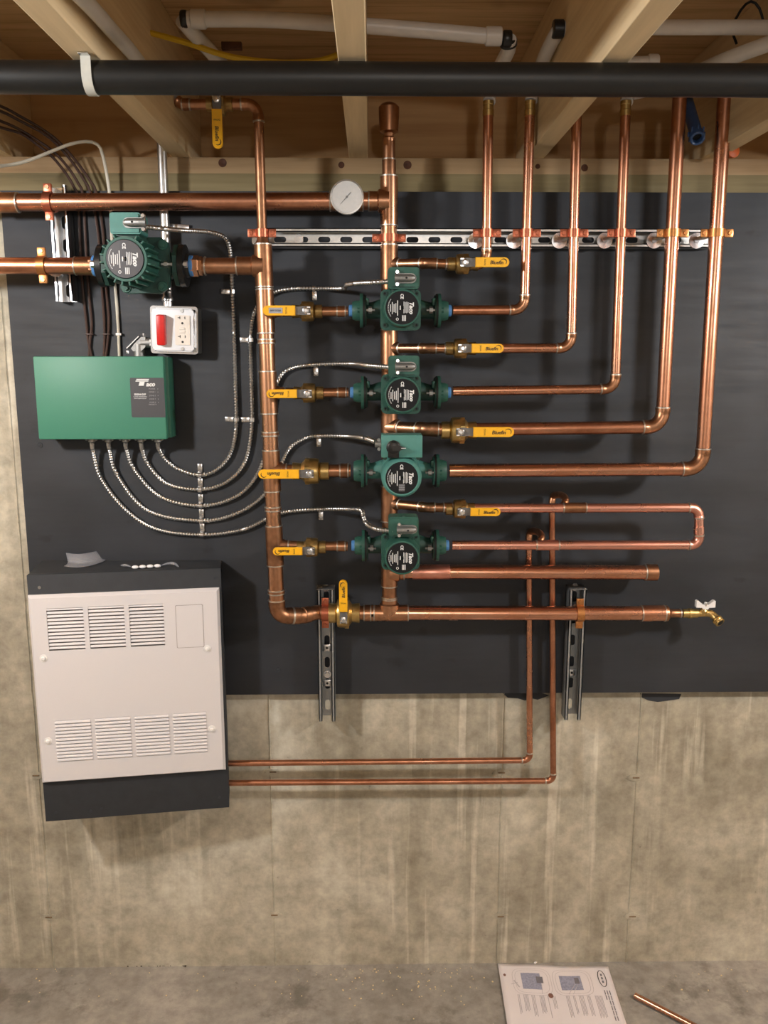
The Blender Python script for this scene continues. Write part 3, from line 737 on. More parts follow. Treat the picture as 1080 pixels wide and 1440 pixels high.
for s in (-1, 1):
    g = .080 if s > 0 else .083
    bm = B(); pts = rrect(.030 * 2, .088, .02)
    lathe(bm, (s * (g - .012), 0, 0), (s, 0, 0), [(0, .035), (.002, .046), (.011, .046)], 8); mk('flange', bm, GREEND, PB)
    bm = B(); lathe(bm, (s * g, 0, 0), (s, 0, 0), [(0, .045), (.012, .045), (.013, .027), (.020, .026)], 28); fl = mk('companion_flange', bm, BLACKP, PB)
    bm = B(); lathe(bm, (s * (g + .018), 0, 0), (s, 0, 0), [(0, .0215), (.002, .0225), (.009, .022), (.010, .019)], 20); mk('thread_tape', bm, BLUE, fl)
    for y_, z_ in ((-.036, 0), (.034, 0)):
        bm = B(); lathe(bm, (s * (g - .034), y_, z_), (s, 0, 0), [(0, .004), (.006, .004), (.006, .0075), (.014, .0075), (.014, .004), (.048, .004), (.048, .0075), (.055, .0075)], 6); mk('bolt', bm, ZINC, PB)
bm = B(); lathe(bm, P(133, 374, D0) - P(203, 374, D0) + Vector((.004, 0, 0)), -X_, [(0, .021), (.002, .0215), (.012, .0215), (.013, .018)], 6); mk('hex_adapter', bm, COPA, PB)

# ------------------------------------------------------------------ gauge
G = thing('pressure_gauge', 'round pale dial gauge facing out from the upper copper main', 'gauge', P(488, 278, .165))
bm = B(); lathe(bm, (0, .012, 0), (0, -1, 0), [(-.012, .008), (0, .012), (.002, .034), (.020, .0355), (.024, .0355), (.0245, .0325), (.021, .032)], 44); mk('case', bm, ZINC, G)
bm = B(); lathe(bm, (0, -.0075, 0), (0, -1, 0), [(0, .032), (.0008, .032)], 44); dial = mk('dial', bm, plain('dial_white', (212, 202, 200), .5, 0, .02), G)
bm = B()
for i in range(31):
    a = math.radians(225 - 270 * i / 30); R0 = .029 if i % 5 else .0275
    c = Vector((math.cos(a), 0, math.sin(a)))
    box(bm, c * ((.030 + R0) / 2) + Vector((0, -.0086, 0)), (.030 - R0 + .0006, .0003, .0005), Matrix.Rotation(-a, 3, 'Y'))
mk('dial_marks', bm, INKG, G, smooth=False)
for x_, z_ in ((-.012, -.023), (.013, -.023)):
    bm = B(); lathe(bm, (x_, -.0084, z_), (0, -1, 0), [(0, .0011), (.0005, .0011)], 10); mk('dial_dot', bm, INKB, G)
text('lettering', 'psi', .007, INKB, G, Matrix.Translation((0, -.0085, -.0225)) @ FACE)
bm = B(); M = Matrix.Rotation(-math.radians(47), 4, 'Y')
prism(bm, [(-.021, -.0004), (-.002, -.0012), (.006, -.0012), (.013, -.0010), (.013, .0010), (.006, .0012), (-.002, .0012), (-.021, .0004)], .0006, Matrix.Translation((0, -.0105, 0)) @ M)
lathe(bm, (0, -.0085, 0), (0, -1, 0), [(0, .0024), (.003, .0024)], 14); mk('needle', bm, INKB, G)
bm = B(); lathe(bm, (0, -.0112, 0), (0, -1, 0), [(0, .0322), (.0006, .0322)], 40); mk('glass', bm, GLASS, G)

# ------------------------------------------------------------------ garden tap at right end
HB = thing('hose_tap', 'small brass garden tap with white wing handle at the lower right pipe end', 'tap', P(960, 862.5, DHD))
bm = B(); lathe(bm, (0, 0, 0), X_, [(0, .009), (.002, .0108), (.014, .0108), (.014, .0125), (.022, .0125), (.022, .011), (.036, .011), (.037, .0095)], 20); mk('brass_adapter', bm, BRASS, HB)
bm = B(); sweep(bm, catmull([(.036, 0, 0), (.050, -.001, .001), (.064, -.002, .001), (.072, -.006, -.003), (.080, -.016, -.012)], .003), .0092, 16)
lathe(bm, (.050, -.001, 0), (0, -.2, 1), [(0, .010), (.010, .010), (.013, .0075), (.016, .0075)], 16)
mk('tap_body', bm, BRASS, HB)
bm = B(); dd = Vector((.45, -.75, -.5)).normalized(); c0 = Vector((.077, -.013, -.009)); x_, y_ = frame(dd)
prof = [(0, .0105), (.003, .0125), (.006, .0125), (.007, .0112), (.009, .0125), (.011, .0112), (.013, .0125), (.016, .0118), (.016, .0085), (.006, .008)]
lathe(bm, c0, dd, prof, 20); mk('threaded_spout', bm, BRASS, HB)
bm = B(); lathe(bm, c0 + dd * .0165, dd, [(0, .0075), (.0004, .0075)], 16); mk('spout_opening', bm, RUB, HB)
bm = B(); pts = [(-.023, -.004), (-.008, -.005), (-.006, -.009), (.006, -.009), (.008, -.005), (.023, -.004), (.023, .012), (.019, .013), (.008, .004), (0, .002), (-.008, .004), (-.019, .013), (-.023, .012)]
prism(bm, pts, .012, Matrix.Translation((.051, -.012, .022))); 
mk('wing_handle', bm, WHITEB, HB)
bm = B(); lathe(bm, (.051, -.007, .018), (0, -.2, 1), [(0, .0045), (.012, .0045), (.014, .003)], 12); mk('handle_screw', bm, ZINC, HB)

# ------------------------------------------------------------------ struts, rail
def strut(name, label, a, b, w_, dep, back, mat, group=None, slots=8, lips=True, slotlen=.028, gapa=.0, thick=.0022):
    """slotted channel from a to b (points on the wall plane); open face to the room"""
    a = Vector(a); b = Vector(b); L = (b - a).length; ux = (b - a).normalized()
    root = thing(name, label, 'strut', a, group=group)
    uy = Vector((0, -1, 0)); uz = ux.cross(uy).normalized()
    M = Matrix((ux.to_4d(), uy.to_4d(), uz.to_4d(), (0, 0, 0, 1))).transposed(); M = M.to_3x3().to_4x4()
    bm = B(); sw = .013
    def bx(x0, x1, y0, y1, z0, z1):
        vs_ = bmesh.ops.create_cube(bm, size=1)['verts']
        bmesh.ops.transform(bm, matrix=M @ Matrix.Translation(((x0 + x1) / 2, (y0 + y1) / 2, (z0 + z1) / 2)) @ Matrix.Diagonal((x1 - x0, y1 - y0, z1 - z0, 1)), verts=vs_)
    h = w_ / 2
    bx(0, L, back, back + dep, -h, -h + thick); bx(0, L, back, back + dep, h - thick, h)
    for s in (-1, 1):
        z0, z1 = sorted((s * h, s * (h - .0085)))
        bx(0, L, back + dep - thick, back + dep, z0, z1)
        z0, z1 = sorted((s * (h - .0085), s * (h - .0085 + thick)))
        bx(0, L, back + dep - .007, back + dep, z0, z1)
    # web with slots
    bx(0, L, back, back + thick, -h, -sw / 2); bx(0, L, back, back + thick, sw / 2, h)
    pitch = L / slots; x = 0
    for k in range(slots + 1):
        x0 = (k - .5) * pitch + slotlen / 2; x1 = (k + .5) * pitch - slotlen / 2
        bx(max(0, x0), min(L, x1), back, back + thick, -sw / 2, sw / 2)
    mk('channel', bm, mat, root, smooth=False)
    # rounded slot ends and dark holes behind
    for k in range(slots):
        xc = (k + .5) * pitch
        bm = B(); p0 = M @ Vector((xc - slotlen / 2 + sw / 2, back, 0))
        pts = rrect(slotlen, sw, sw * .499, 6)
        for x_, z_ in pts: pass
        va = [bm.verts.new(M @ Vector((xc + x_, back + thick + .0003, z_))) for x_, z_ in pts]
        outer = rrect(slotlen + .003, sw + .003, .0012, 6)
        vb = [bm.verts.new(M @ Vector((xc + x_, back + thick + .0003, z_))) for x_, z_ in outer]
        for i in range(len(va)):
            j = (i + 1) % len(va); bm.faces.new((va[i], va[j], vb[j], vb[i]))
        mk('slot_edge', bm, mat, root, smooth=False)
    return root, M, L
ra, rb_ = P(377, 336, .047), P(1000, 336, .047)
zr = (ra.z + rb_.z) / 2
RL, MR, LR = strut('slotted_rail', 'long horizontal slotted steel rail that the rising zone pipes are clamped to', (ra.x, 0, zr + .0), (rb_.x, 0, zr), .041, .039, .027, ZINC, slots=20)
for px, lab in ((420, 0), (873, 1)):
    c = P(px, 336, .03); bm = B(); lathe(bm, c, (0, -1, 0), [(0, .012), (.0015, .012), (.0015, .0065), (.006, .0065)], 24 if lab else 6)
    mk('anchor_washer', bm, ZINCB, RL, RL.location)
def vstrut(label, x, y0, y1, dep, mat, slots, xb=None, d=.047):
    a = P(x, y0, d); b = P(xb or x, y1, d)
    xm = (a.x + b.x) / 2
    return strut('wall_strut', label, (xm, 0, a.z), (xm, 0, b.z), .041, dep, .027, mat, 'vertical slotted struts on the board', slots)
SL = vstrut('short vertical slotted strut at upper left behind the two thick left pipes', 89, 262, 424, .039, ZINCB, 5)
SB = vstrut('grey vertical slotted strut under the valve with the upright handle', 459.5, 826, 1010, .039, ZINCD, 6)
SC = vstrut('grey vertical slotted strut at lower right under the drain pipe', 806.5, 826, 1008, .039, ZINCD, 6)
for (root, M_, L), ys in ((SB, ((914, 0), (964, 0), (952, 1), (830, 1))), (SC, ((951, 0), (830, 1)))):
    for py, k in ys:
        c = Vector((root.location.x, -.0305, P(0, py, .04).z)); bm = B()
        if k == 0:
            box(bm, c + Vector((0, -.004, 0)), (.024, .006, .017), bev=.001); o = mk('channel_nut', bm, ZINCB, root, root.location)
            bm = B(); lathe(bm, c + Vector((0, -.007, 0)), (0, -1, 0), [(0, .003), (.0006, .003)], 12); mk('nut_hole', bm, RUB, root, root.location)
        else:
            lathe(bm, c, (0, -1, 0), [(0, .010), (.002, .010), (.002, .006), (.007, .0055)], 8); mk('anchor_screw', bm, ZINCB, root, root.location)
    zt_ = root.location.z
    bm = B(); box(bm, (root.location.x, -.050, zt_ + .001), (.043, .040, .003), bev=.001); mk('end_plate', bm, INNER, root, root.location)

# ------------------------------------------------------------------ pipe clamps
def clamp(label, c, r, vertical, mat, front, group, washer=True, ears=.016):
    """two-piece ring round a pipe held off a strut by a round base and rod; local pipe axis = Z"""
    root = thing('pipe_clamp', label, 'clamp', c, (0, 0 if vertical else PI / 2, 0), group)
    bm = B(); ringm(bm, (0, 0, -.0085), Z_, r * 1.0 + .0006, r * 1.0 + .0034, .017, 28)
    mk('ring', bm, mat, root)
    for s in (-1, 1):
        bm = B(); box(bm, (s * (r + .003 + ears / 2), -.003, 0), (ears + .002, .0022, .017), bev=.0006); box(bm, (s * (r + .003 + ears / 2), .002, 0), (ears, .0022, .017), bev=.0006); mk('ear', bm, mat, root)
        bm = B(); lathe(bm, (s * (r + .004 + ears * .55), .004, 0), (0, -1, 0), [(-.004, .0028), (.006, .0028), (.008, .0048), (.0105, .0042)], 10); mk('screw', bm, mat, root)
    gap = front - r
    if gap > .004:
        bm = B(); sweep(bm, [(0, r + .003, 0), (0, front, 0)], .0045, 10); mk('rod', bm, ZINC, root)
        if washer:
            bm = B(); lathe(bm, (-.015 if vertical else 0, front - .0005, -.006 if vertical else 0), (0, -1, 0), [(0, .0175), (.0012, .0175), (.0018, .006), (.004, .0055)], 28); mk('base_washer', bm, ZINCB, root)
    return root
cg_ = 'clamps along the slotted rail'; SF = .066
def tz(px): return P(px, 328.5, D0)
def onpipe(c0, t0, py):   # point on a zone pipe line at image row py
    a = P(*c0, D0); b = P(*t0, D0); zt = P(c0[0], py, D0).z; t = (zt - a.z) / (b.z - a.z); return mid(a, b, t)
fr = D0 - SF
clamp('leftmost clamp on the rail, red copper ring on the thin feed pipe', P(368.6, 328, D0), r34, True, CLAMP, D0 - SF, cg_)
clamp('rail clamp round the thick vertical return header under the gauge', hp(335), r114, True, CLAMP, DHD - SF, cg_, washer=False)
for i, (c0, t0, r_, mt, lb) in enumerate((((684, 372), (686.5, 162), r34, CLAMP, 'rail clamp round the innermost zone pipe above topmost right valve'),
        ((737.5, 436), (745, 162), r34, CLAMP, 'rail clamp round the second zone pipe'),
        ((803, 489.5), (811, 160), r34, CLAMP, 'rail clamp round the third zone pipe'),
        ((865, 547), (879.5, 162), r34, CLAMP, 'rail clamp round the fourth zone pipe'),
        ((931, 600.5), (957, 112), r1, CLAMPY, 'rail clamp round the fifth zone pipe, yellowish ring'),
        ((987, 659.5), (1021, 112), r1 * 1.05, CLAMPY, 'rail clamp round the outermost zone pipe, past the rail end'))):
    clamp(lb, onpipe(c0, t0, 328), r_, True, mt, fr, cg_)
g2 = 'clamps holding horizontal pipes to vertical struts'
cc = P(68, 285, .100); cc = a0 + axA * (cc.x - a0.x)
clamp('red copper clamp round the upper thick main at far left', cc, rB, False, CLAMP, .1 - SF, g2)
clamp('orange clamp round the lower thick left pipe before the finned pump', P(60, 373.5, D0), r114, False, CLAMPY, fr, g2)
clamp('copper clamp left of the valve with the upright yellow handle', P(457.5, 861.5, DHD), r114, False, CLAMP, DHD - SF, g2)
clamp('orange clamp on the drain pipe at the lower right strut', P(815, 862.3, DHD), r114, False, CLAMPY, DHD - SF, g2)

# ------------------------------------------------------------------ flexible conduits
def conduit(label, pts, r=.0056):
    w_ = [P(x, y, d) for x, y, d in pts]; path = catmull(w_, .0033)
    org = path[0]; bm = B(); rs = [r if i % 2 else r * .74 for i in range(len(path))]
    sweep(bm, path, rs, 9)
    return single('flexible_conduit', bm, ZINC, label, 'conduit', org, 'armoured conduits fanning out of the green control box')
d = .034
conduit('innermost armoured conduit, rising furthest left and crossing to the finned pump', [(222, 622, .07), (223, 630, .05), (233, 646, d), (252, 660, d), (281, 668, d), (305, 660, d), (324, 638, d), (332, 600, d), (331, 540, d), (329, 470, d), (327, 420, d), (325, 370, d), (322, 345, .05), (313, 332, .07), (290, 326, .10), (255, 324, .16), (228, 321.5, .24), (204, 319, .263)])
conduit('second armoured conduit from the inside, rising beside the riser to the topmost stacked pump', [(198.5, 622, .07), (200, 632, .05), (208, 652, d), (235, 680, d), (281, 688, d), (318, 678, d), (344, 650, d), (354, 600, d), (353.5, 540, d), (352, 480, d), (356, 445, d), (366, 425, d), (386, 411, d), (411, 406, d), (450, 405.5, .04), (482, 405.5, .08), (487, 401, .12), (500, 398.5, .16), (525, 397, .21), (552, 395.5, .232)])
conduit('middle armoured conduit, passing behind the riser up to the second stacked pump', [(176.5, 622, .07), (178, 632, .05), (189, 660, d), (225, 698, d), (281, 711, d), (330, 699, d), (360, 670, d), (378, 620, d), (383, 570, d), (390, 538, d), (405, 520, d), (438, 513, .04), (494, 511.5, .10), (520, 514, .18), (552, 516.5, .232)])
conduit('fourth armoured conduit from the inside, arching up to the pump with the knob', [(152.7, 622, .07), (154, 632, .05), (165, 668, d), (208, 718, d), (282, 732, d), (332, 722, d), (370, 697, d), (392, 660, d), (407, 631, d), (428, 617, d), (447, 613, d), (488, 613.5, .08), (512, 616, .16), (528, 621, .208)])
conduit('outermost armoured conduit, sweeping lowest and ending in an S at the lowest pump', [(129.3, 622, .07), (131, 634, .05), (142, 672, d), (176, 716, d), (220, 744, d), (283, 752, d), (340, 745, d), (372, 731, d), (392, 722.5, d), (411, 718.5, d), (451, 716, .04), (495, 716, .10), (508, 718, .12), (511, 727, .14), (516, 737, .16), (530, 744, .21), (554, 747, .238)])
for px, lb in ((129.3, 'leftmost'), (152.7, 'second'), (176.5, 'third'), (198.5, 'fourth'), (222, 'rightmost')):
    pass
# one-hole straps
def cstrap(px, py, ang, label):
    c = P(px, py, d); root = thing('conduit_strap', label, 'strap', c, (0, math.radians(ang), 0), 'small steel straps holding the conduits')
    bm = B(); sweep(bm, [(-.0045, 0, 0), (.0045, 0, 0)], .0072, 14)
    mk('saddle', bm, ZINCB, root)
    bm = B(); box(bm, (0, .0050, .0165), (.011, .0014, .020), bev=.0004); mk('tab', bm, ZINCB, root)
    bm = B(); lathe(bm, (0, .0045, .019), (0, -1, 0), [(0, .0042), (.0025, .0038)], 8); mk('screw', bm, ZINC, root)
for k, (px, py, o_) in enumerate(((281, 668, 'top of the column of five under the control box'), (281.5, 688.5, 'second in the column of five under the control box'), (282, 711, 'third in the column of five under the control box'), (283, 732, 'fourth in the column of five under the control box'), (284, 752, 'lowest in the column of five under the control box'))):
    cstrap(px, py, 0, 'conduit strap, ' + o_)
cstrap(442, 405.5, 180, 'conduit strap under the topmost stacked pump\'s conduit')
cstrap(444, 513, 180, 'conduit strap under the second stacked pump\'s conduit')
cstrap(448, 613, 180, 'conduit strap under the knobbed pump\'s conduit')
cstrap(451, 716.5, 180, 'conduit strap under the lowest stacked pump\'s conduit')
cstrap(327, 410, -88, 'conduit strap on the innermost conduit, upper')
cstrap(332, 590, -88, 'conduit strap on the innermost conduit, lower')
cstrap(353, 478, -90, 'conduit strap on the second conduit, upper')
cstrap(354.5, 590, -92, 'conduit strap on the second conduit, lower')

# ------------------------------------------------------------------ control box
fy_ = .095; c0 = P(50.5, 502, fy_); c1 = P(234.5, 617, fy_); tl = P(47.5, 501, fy_); br_ = P(236, 618, fy_)
bw, bh = (P(232.5, 560, fy_).x - P(50.5, 560, fy_).x), (P(140, 501, fy_).z - P(140, 618, fy_).z)
cx_ = (P(232.5, 560, fy_).x + P(50.5, 560, fy_).x) / 2; cz_ = (P(140, 501, fy_).z + P(140, 618, fy_).z) / 2
CB = thing('control_box', 'green relay control box with a dark logo label, conduits leaving underneath', 'control box', (cx_, -.026, cz_))
bm = B(); box(bm, (.004, -.026, 0), (bw + .004, .050, bh - .004), bev=.0015); mk('enclosure', bm, BOXGD, CB)
bm = B(); box(bm, (0, -.062, 0), (bw, .020, bh), bev=.004); mk('cover', bm, BOXG, CB)
lw, lh = bw * .262, bh * .475
lcx, lcz = bw * .5 - lw / 2 - .0006, -bh * .5 + bh * .745 - lh / 2
yl = -.0722
bm = B(); prism(bm, rrect(lw, lh, .003), .0005, Matrix.Translation((lcx, yl - .0003, lcz))); LB = mk('faceplate_label', bm, LBLG, CB, smooth=False)
def lt(s, x, z, size, mat=INKW, **k): text('lettering', s, size, mat, LB, Matrix.Translation((lcx + x * lw, yl - .0006, lcz + z * lh)) @ FACE, **k)
bm = B()
def para(x0, x1, z0, z1, sh=.3):
    h_ = (z1 - z0) * lh
    prism(bm, [(lcx + x0 * lw, lcz + z0 * lh), (lcx + x1 * lw, lcz + z0 * lh), (lcx + x1 * lw + sh * h_, lcz + z1 * lh), (lcx + x0 * lw + sh * h_, lcz + z1 * lh)], .0004, Matrix.Translation((0, yl - .0008, 0)))
para(-.31, .06, .445, .47); para(-.335, .04, .405, .432); para(-.25, -.10, .30, .40)
mk('logo_bars', bm, INKW, LB, smooth=False)
lt('aco', .10, .335, lh * .155, shear=.25, bold=.0006)
lt('SR504-EXP', -.22, .08, lw * .075, bold=.0002); lt('4 ZONE EXPANDABLE', -.22, .025, lw * .040); lt('SWITCHING RELAY', -.22, -.02, lw * .042)
for s, z in (('POWER', .22), ('ZONE 1', D0), ('ZONE 2', .05), ('ZONE 3', -.035), ('ZONE 4', -.12), ('PRIORITY', -.175)):
    lt(s, .14, z, lw * .055, INKG)
    if s != 'PRIORITY':
        bm = B(); lathe(bm, (lcx + lw * .31, yl - .0003, lcz + z * lh), (0, -1, 0), [(0, .0009), (.0008, .0007)], 10); mk('indicator_light', bm, INKG, LB)
for k in range(5):
    px = (129.3, 152.7, 176.5, 198.5, 222)[k]; q = P(px, 621, .07)
    bm = B(); o_ = Vector((q.x - cx_, -.044, -bh / 2 + .004)); lathe(bm, o_, (0, 0, -1), [(0, .010), (.006, .010), (.006, .0085), (.012, .0085), (.013, .0065)], 16)
    for s in (-1, 1): lathe(bm, o_ + Vector((s * .011, -.002, -.006)), (0, -1, 0), [(-.004, .003), (.004, .003)], 8)
    mk('conduit_connector', bm, CAST, CB)

# ------------------------------------------------------------------ switch and outlet box
fo = .085; oc = P(243.5, 464, fo)
ow = P(278, 464, fo).x - P(211, 464, fo).x; oh = P(243, 430.5, fo).z - P(243, 498, fo).z
OB = thing('outlet_box', 'metal box with a red switch lever and a double outlet above the control box', 'outlet box', (oc.x, -.026, oc.z), (0, math.radians(1.5), 0))
bm = B(); box(bm, (.002, -.022, 0), (ow * .96, .044, oh * .96), bev=.003); mk('box_shell', bm, ZINCD, OB)
bm = B(); prism(bm, rrect(ow, oh, .007), .0025, Matrix.Translation((0, -.0485, 0))); mk('rim_plate', bm, ZINCB, OB)
bm = B(); pts = []
n_ = 6; hw_, hh_ = ow * .455, oh * .455; nr = .010
for qx, qz, seq in ((1, 1, 0), (-1, 1, 1), (-1, -1, 2), (1, -1, 3)):
    cxq, czq = qx * hw_, qz * hh_
    arc = [(cxq - qx * nr * math.cos(PI / 2 * i / (n_ - 1)), czq - qz * nr * math.sin(PI / 2 * i / (n_ - 1))) for i in range(n_)]
    # start on the side reached first when going counter-clockwise
    if seq in (1, 3): arc = arc
    else: arc = arc[::-1]
    if qx * qz > 0: arc = [(cxq - qx * nr * math.sin(PI / 2 * i / (n_ - 1)), czq - qz * nr * math.cos(PI / 2 * i / (n_ - 1))) for i in range(n_)][::1]; arc = arc[::-1] if False else arc
    pts.append(arc)
# outline ordered counter-clockwise: right-top notch, left-top notch, left-bottom, right-bottom
def notch(qx, qz, start_vertical):
    o = []
    for i in range(n_):
        a = PI / 2 * i / (n_ - 1)
        if start_vertical: o.append((qx * (hw_ - nr * math.sin(a)), qz * (hh_ - nr * math.cos(a))))
        else: o.append((qx * (hw_ - nr * math.cos(a)), qz * (hh_ - nr * math.sin(a))))
    return o
outl = notch(1, 1, True) + notch(-1, 1, False) + notch(-1, -1, True) + notch(1, -1, False)
prism(bm, outl, .011, Matrix.Translation((0, -.0590, 0)))
bmesh.ops.bevel(bm, geom=[e for e in bm.edges if e.verts[0].co.y < -.0585 and e.verts[1].co.y < -.0585], offset=.003, segments=3, affect='EDGES')
mk('raised_cover', bm, plain('bright_plated_cover', (226, 228, 232), .36, .55, .02), OB)
bm = B(); box(bm, (-ow * .225, -.060, 0), (ow * .17, .004, oh * .62), bev=.0015); sw = mk('switch_base', bm, BLACKP, OB)
bm = B(); box(bm, (-ow * .225, -.070, -.001), (ow * .175, .020, oh * .63), Matrix.Rotation(math.radians(6), 3, 'X'), bev=.003); mk('switch_lever', bm, RED, OB)
bm = B(); prism(bm, rrect(ow * .31, oh * .62, .002), .003, Matrix.Translation((ow * .20, -.0615, 0))); ou = mk('outlet', bm, IVORY, OB)
bm = B()
for zc in (oh * .20, -oh * .19):
    box(bm, (ow * .13, -.0618, zc + .006), (.0055, .0008, .0014)); box(bm, (ow * .13 + .0022, -.0618, zc + .006), (.0014, .0008, .006)); box(bm, (ow * .255, -.0618, zc + .006), (.0014, .0008, .0055))
    lathe(bm, (ow * .20, -.0615, zc - .006), (0, -1, 0), [(0, .0025), (.0006, .0025)], 12)
mk('outlet_slots', bm, INKB, ou, smooth=False)
for k, zz in enumerate((oh * .035, -oh * .035)):
    bm = B(); box(bm, (ow * .195, -.0622, zz), (ow * .12, .0018, oh * .05), bev=.0005); mk('test_button', bm, IVORY, ou)
for x_, z_ in ((ow * .19, oh * .40), (ow * .19, -oh * .39), (-ow * .42, oh * .40), (ow * .43, -oh * .42)):
    bm = B(); lathe(bm, (x_, -.0595 if abs(x_) < .03 else -.0485, z_), (0, -1, 0), [(0, .0042), (.0015, .0038)], 12); mk('screw', bm, ZINC, OB)
for x_, z_ in ((ow * .43, oh * .41), (-ow * .40, -oh * .42)):
    bm = B(); lathe(bm, (x_, -.0488, z_), (0, -1, 0), [(0, .0026), (.0004, .0026)], 12); mk('screw_hole', bm, RUB, OB)
# cast elbow between box and control box
EL = thing('conduit_elbow', 'grey cast pull elbow joining the outlet box to the green control box', 'conduit fitting', P(197, 484, .055))
def q_(px, py): return P(px, py, .055) - P(197, 484, .055)
bm = B(); sweep(bm, [q_(214, 482), q_(199, 482)], .0125, 16); sweep(bm, [q_(196, 484), q_(196, 501)], .0125, 16)
prism(bm, [(p.x, p.z) for p in (q_(186, 490), q_(190, 484), q_(200, 474), q_(206, 474), q_(206, 488), q_(200, 494), q_(189, 494))], .022, Matrix.Translation((0, -.011, 0))); mk('elbow_body', bm, CAST, EL)
bm = B(); v0, v1 = q_(180, 490), q_(197, 473); dv = (v1 - v0); ang = math.atan2(dv.z, dv.x)
box(bm, (v0 + v1) / 2, (dv.length, .026, .002), Matrix.Rotation(-ang, 3, 'Y')); mk('elbow_cover', bm, ZINC, EL)
for a_ in (q_(203, 471), q_(180, 495)):
    bm = B(); lathe(bm, a_ + Vector((0, -.004, -.004)), (0, -.2, 1), [(0, .004), (.006, .004), (.008, .003)], 8); mk('cover_screw', bm, ZINCB, EL)
bm = B(); lathe(bm, q_(212, 482), X_, [(0, .014), (.004, .014)], 6); mk('lock_nut', bm, ZINC, EL)

# rigid conduit down to the outlet box
q0, q1 = P(227, 192, .052), P(236, 424, .052)
EM = thing('steel_conduit', 'bright rigid steel conduit dropping from a joist to the outlet box', 'conduit', q1)
straight(EM, q1, q0, mid(q0, q1, .97), .0106, ZINC, 'tube')
ax = (q1 - q0).normalized(); bm = B(); lathe(bm, q1 - ax * .012, ax, [(-.018, .0118), (0, .0122), (.004, .015), (.010, .015), (.012, .012), (.024, .012)], 12)
for s in (-1, 1): lathe(bm, q1 - ax * .024 + Vector((s * .007, -.010, 0)), (0, -1, 0), [(0, .003), (.004, .003)], 8)
mk('set_screw_connector', bm, ZINCB, EM, q1)
bm = B(); lathe(bm, q0 - ax * .004, ax, [(-.004, .0125), (.010, .0128), (.012, .0108)], 14); mk('top_coupling', bm, ZINC, EM, q1)
bm = B(); c = P(240, 322, .032); 
box(bm, P(252, 319, .034), (.045, .0015, .012), Matrix.Rotation(.05, 3, 'Y'), bev=.0005); bracket = single('conduit_bracket', bm, ZINCB, 'small bright steel bracket behind the conduit right of the finned pump', 'bracket', P(252, 319, .034))

# ------------------------------------------------------------------ thermostat wires
def cable(label, pts, r, mat, cat='cable', group=None, name='cable'):
    w_ = [P(x, y, dd_) for x, y, dd_ in pts]; path = catmull(w_, .012); bm = B(); sweep(bm, path, r, 8)
    return single(name, bm, mat, label, cat, path[0], group)
g3 = 'brown control wires at upper left'
dn = .031
cable('brown wire, uppermost of four arching in from the left edge', [(-60, 128, .30), (0, 149, .16), (29, 164, .12), (60, 182, .09), (82, 199, .07), (104, 223, .05), (126, 253, .04), (137, 275, dn), (145, 330, dn), (149, 400, dn), (153, 450, dn), (152, 475, dn), (149, 502, dn)], .0032, BROWN, group=g3)
cable('brown wire, second from top of four arching in from the left edge', [(-60, 134, .30), (0, 156, .16), (30, 171, .12), (60, 187, .09), (80, 203, .07), (100, 226, .05), (118, 253, .04), (128, 273, dn), (138, 330, dn), (143, 400, dn), (147, 460, dn), (147, 480, dn), (146, 502, dn)], .0032, BROWN, group=g3)
cable('brown wire, third from top of four arching in from the left edge', [(-60, 150, .30), (0, 170, .16), (29, 183, .12), (55, 199, .09), (76, 214, .07), (96, 236, .05), (110, 258, .04), (117, 275, dn), (120, 330, dn), (124, 400, dn), (129, 455, dn), (127, 475, dn), (125, 502, dn)], .0032, BROWN, group=g3)
cable('brown wire, lowest of four arching in from the left edge', [(-60, 160, .30), (0, 179, .16), (30, 188, .12), (52, 203, .09), (72, 219, .07), (92, 243, .05), (104, 263, .04), (110, 280, dn), (112, 330, dn), (116, 400, dn), (122, 460, dn), (124, 478, dn), (129, 502, dn)], .0032, BROWN, group=g3)
cable('thin cream cable looping up at left and dropping behind the finned pump', [(-60, 236, .30), (0, 233.5, .16), (36, 227, .11), (77, 211, .08), (98, 203, .07), (120, 199, .06), (137, 203, .05), (145, 220, .045), (154, 272, .034), (157, 330, dn), (162, 400, dn), (166, 455, dn), (167, 475, dn), (168, 502, dn)], .0036, CREAM)
bm = B(); box(bm, P(167, 470, .033), (.013, .007, .006), bev=.001); single('cable_clip', bm, WHITEB, 'tiny white clip on the cream cable above the control box', 'clip', P(167, 470, .033))
for px, lb in ((126, 'left'), (150, 'right')):
    bm = B(); c = P(px, 470, .033); box(bm, c, (.018, .007, .0035), bev=.001); single('cable_clip', bm, BROWN, f'tiny brown clip on the {lb} pair of brown wires above the control box', 'clip', c)

# ------------------------------------------------------------------ ceiling services
zc = ZJ - .0255; cp = PZ(540, 111, zc)
bm = B(); sweep(bm, [(XL + .01, cp.y, zc), (-1.0, cp.y, zc), (0, cp.y, zc), (1.2, cp.y, zc), (XR - .01, cp.y, zc)], .0242, 28)
o_ = Vector((0, cp.y, zc)); single('drain_line', bm, BLKPIPE, 'long black plastic pipe running across the picture under the joists', 'pipe', o_)
xq = PZ(134, 100, ZJ).x
HS = thing('pipe_hanger', 'pale grey strap holding the black pipe under the left joist', 'hanger', (PZ(135, 92, ZJ).x, cp.y, zc))
bm = B(); n = 14; ro, ri = .0262, .0245
pts = [(-math.cos(a) * ro, -math.sin(a) * ro) for a in [PI * i / n for i in range(n + 1)]] ; inn = [(-math.cos(a) * ri, -math.sin(a) * ri) for a in [PI * i / n for i in range(n + 1)]]
pts = [(-ro, .024)] + pts + [(ro, .024)]; inn = [(-ri, .024)] + inn + [(ri, .024)]
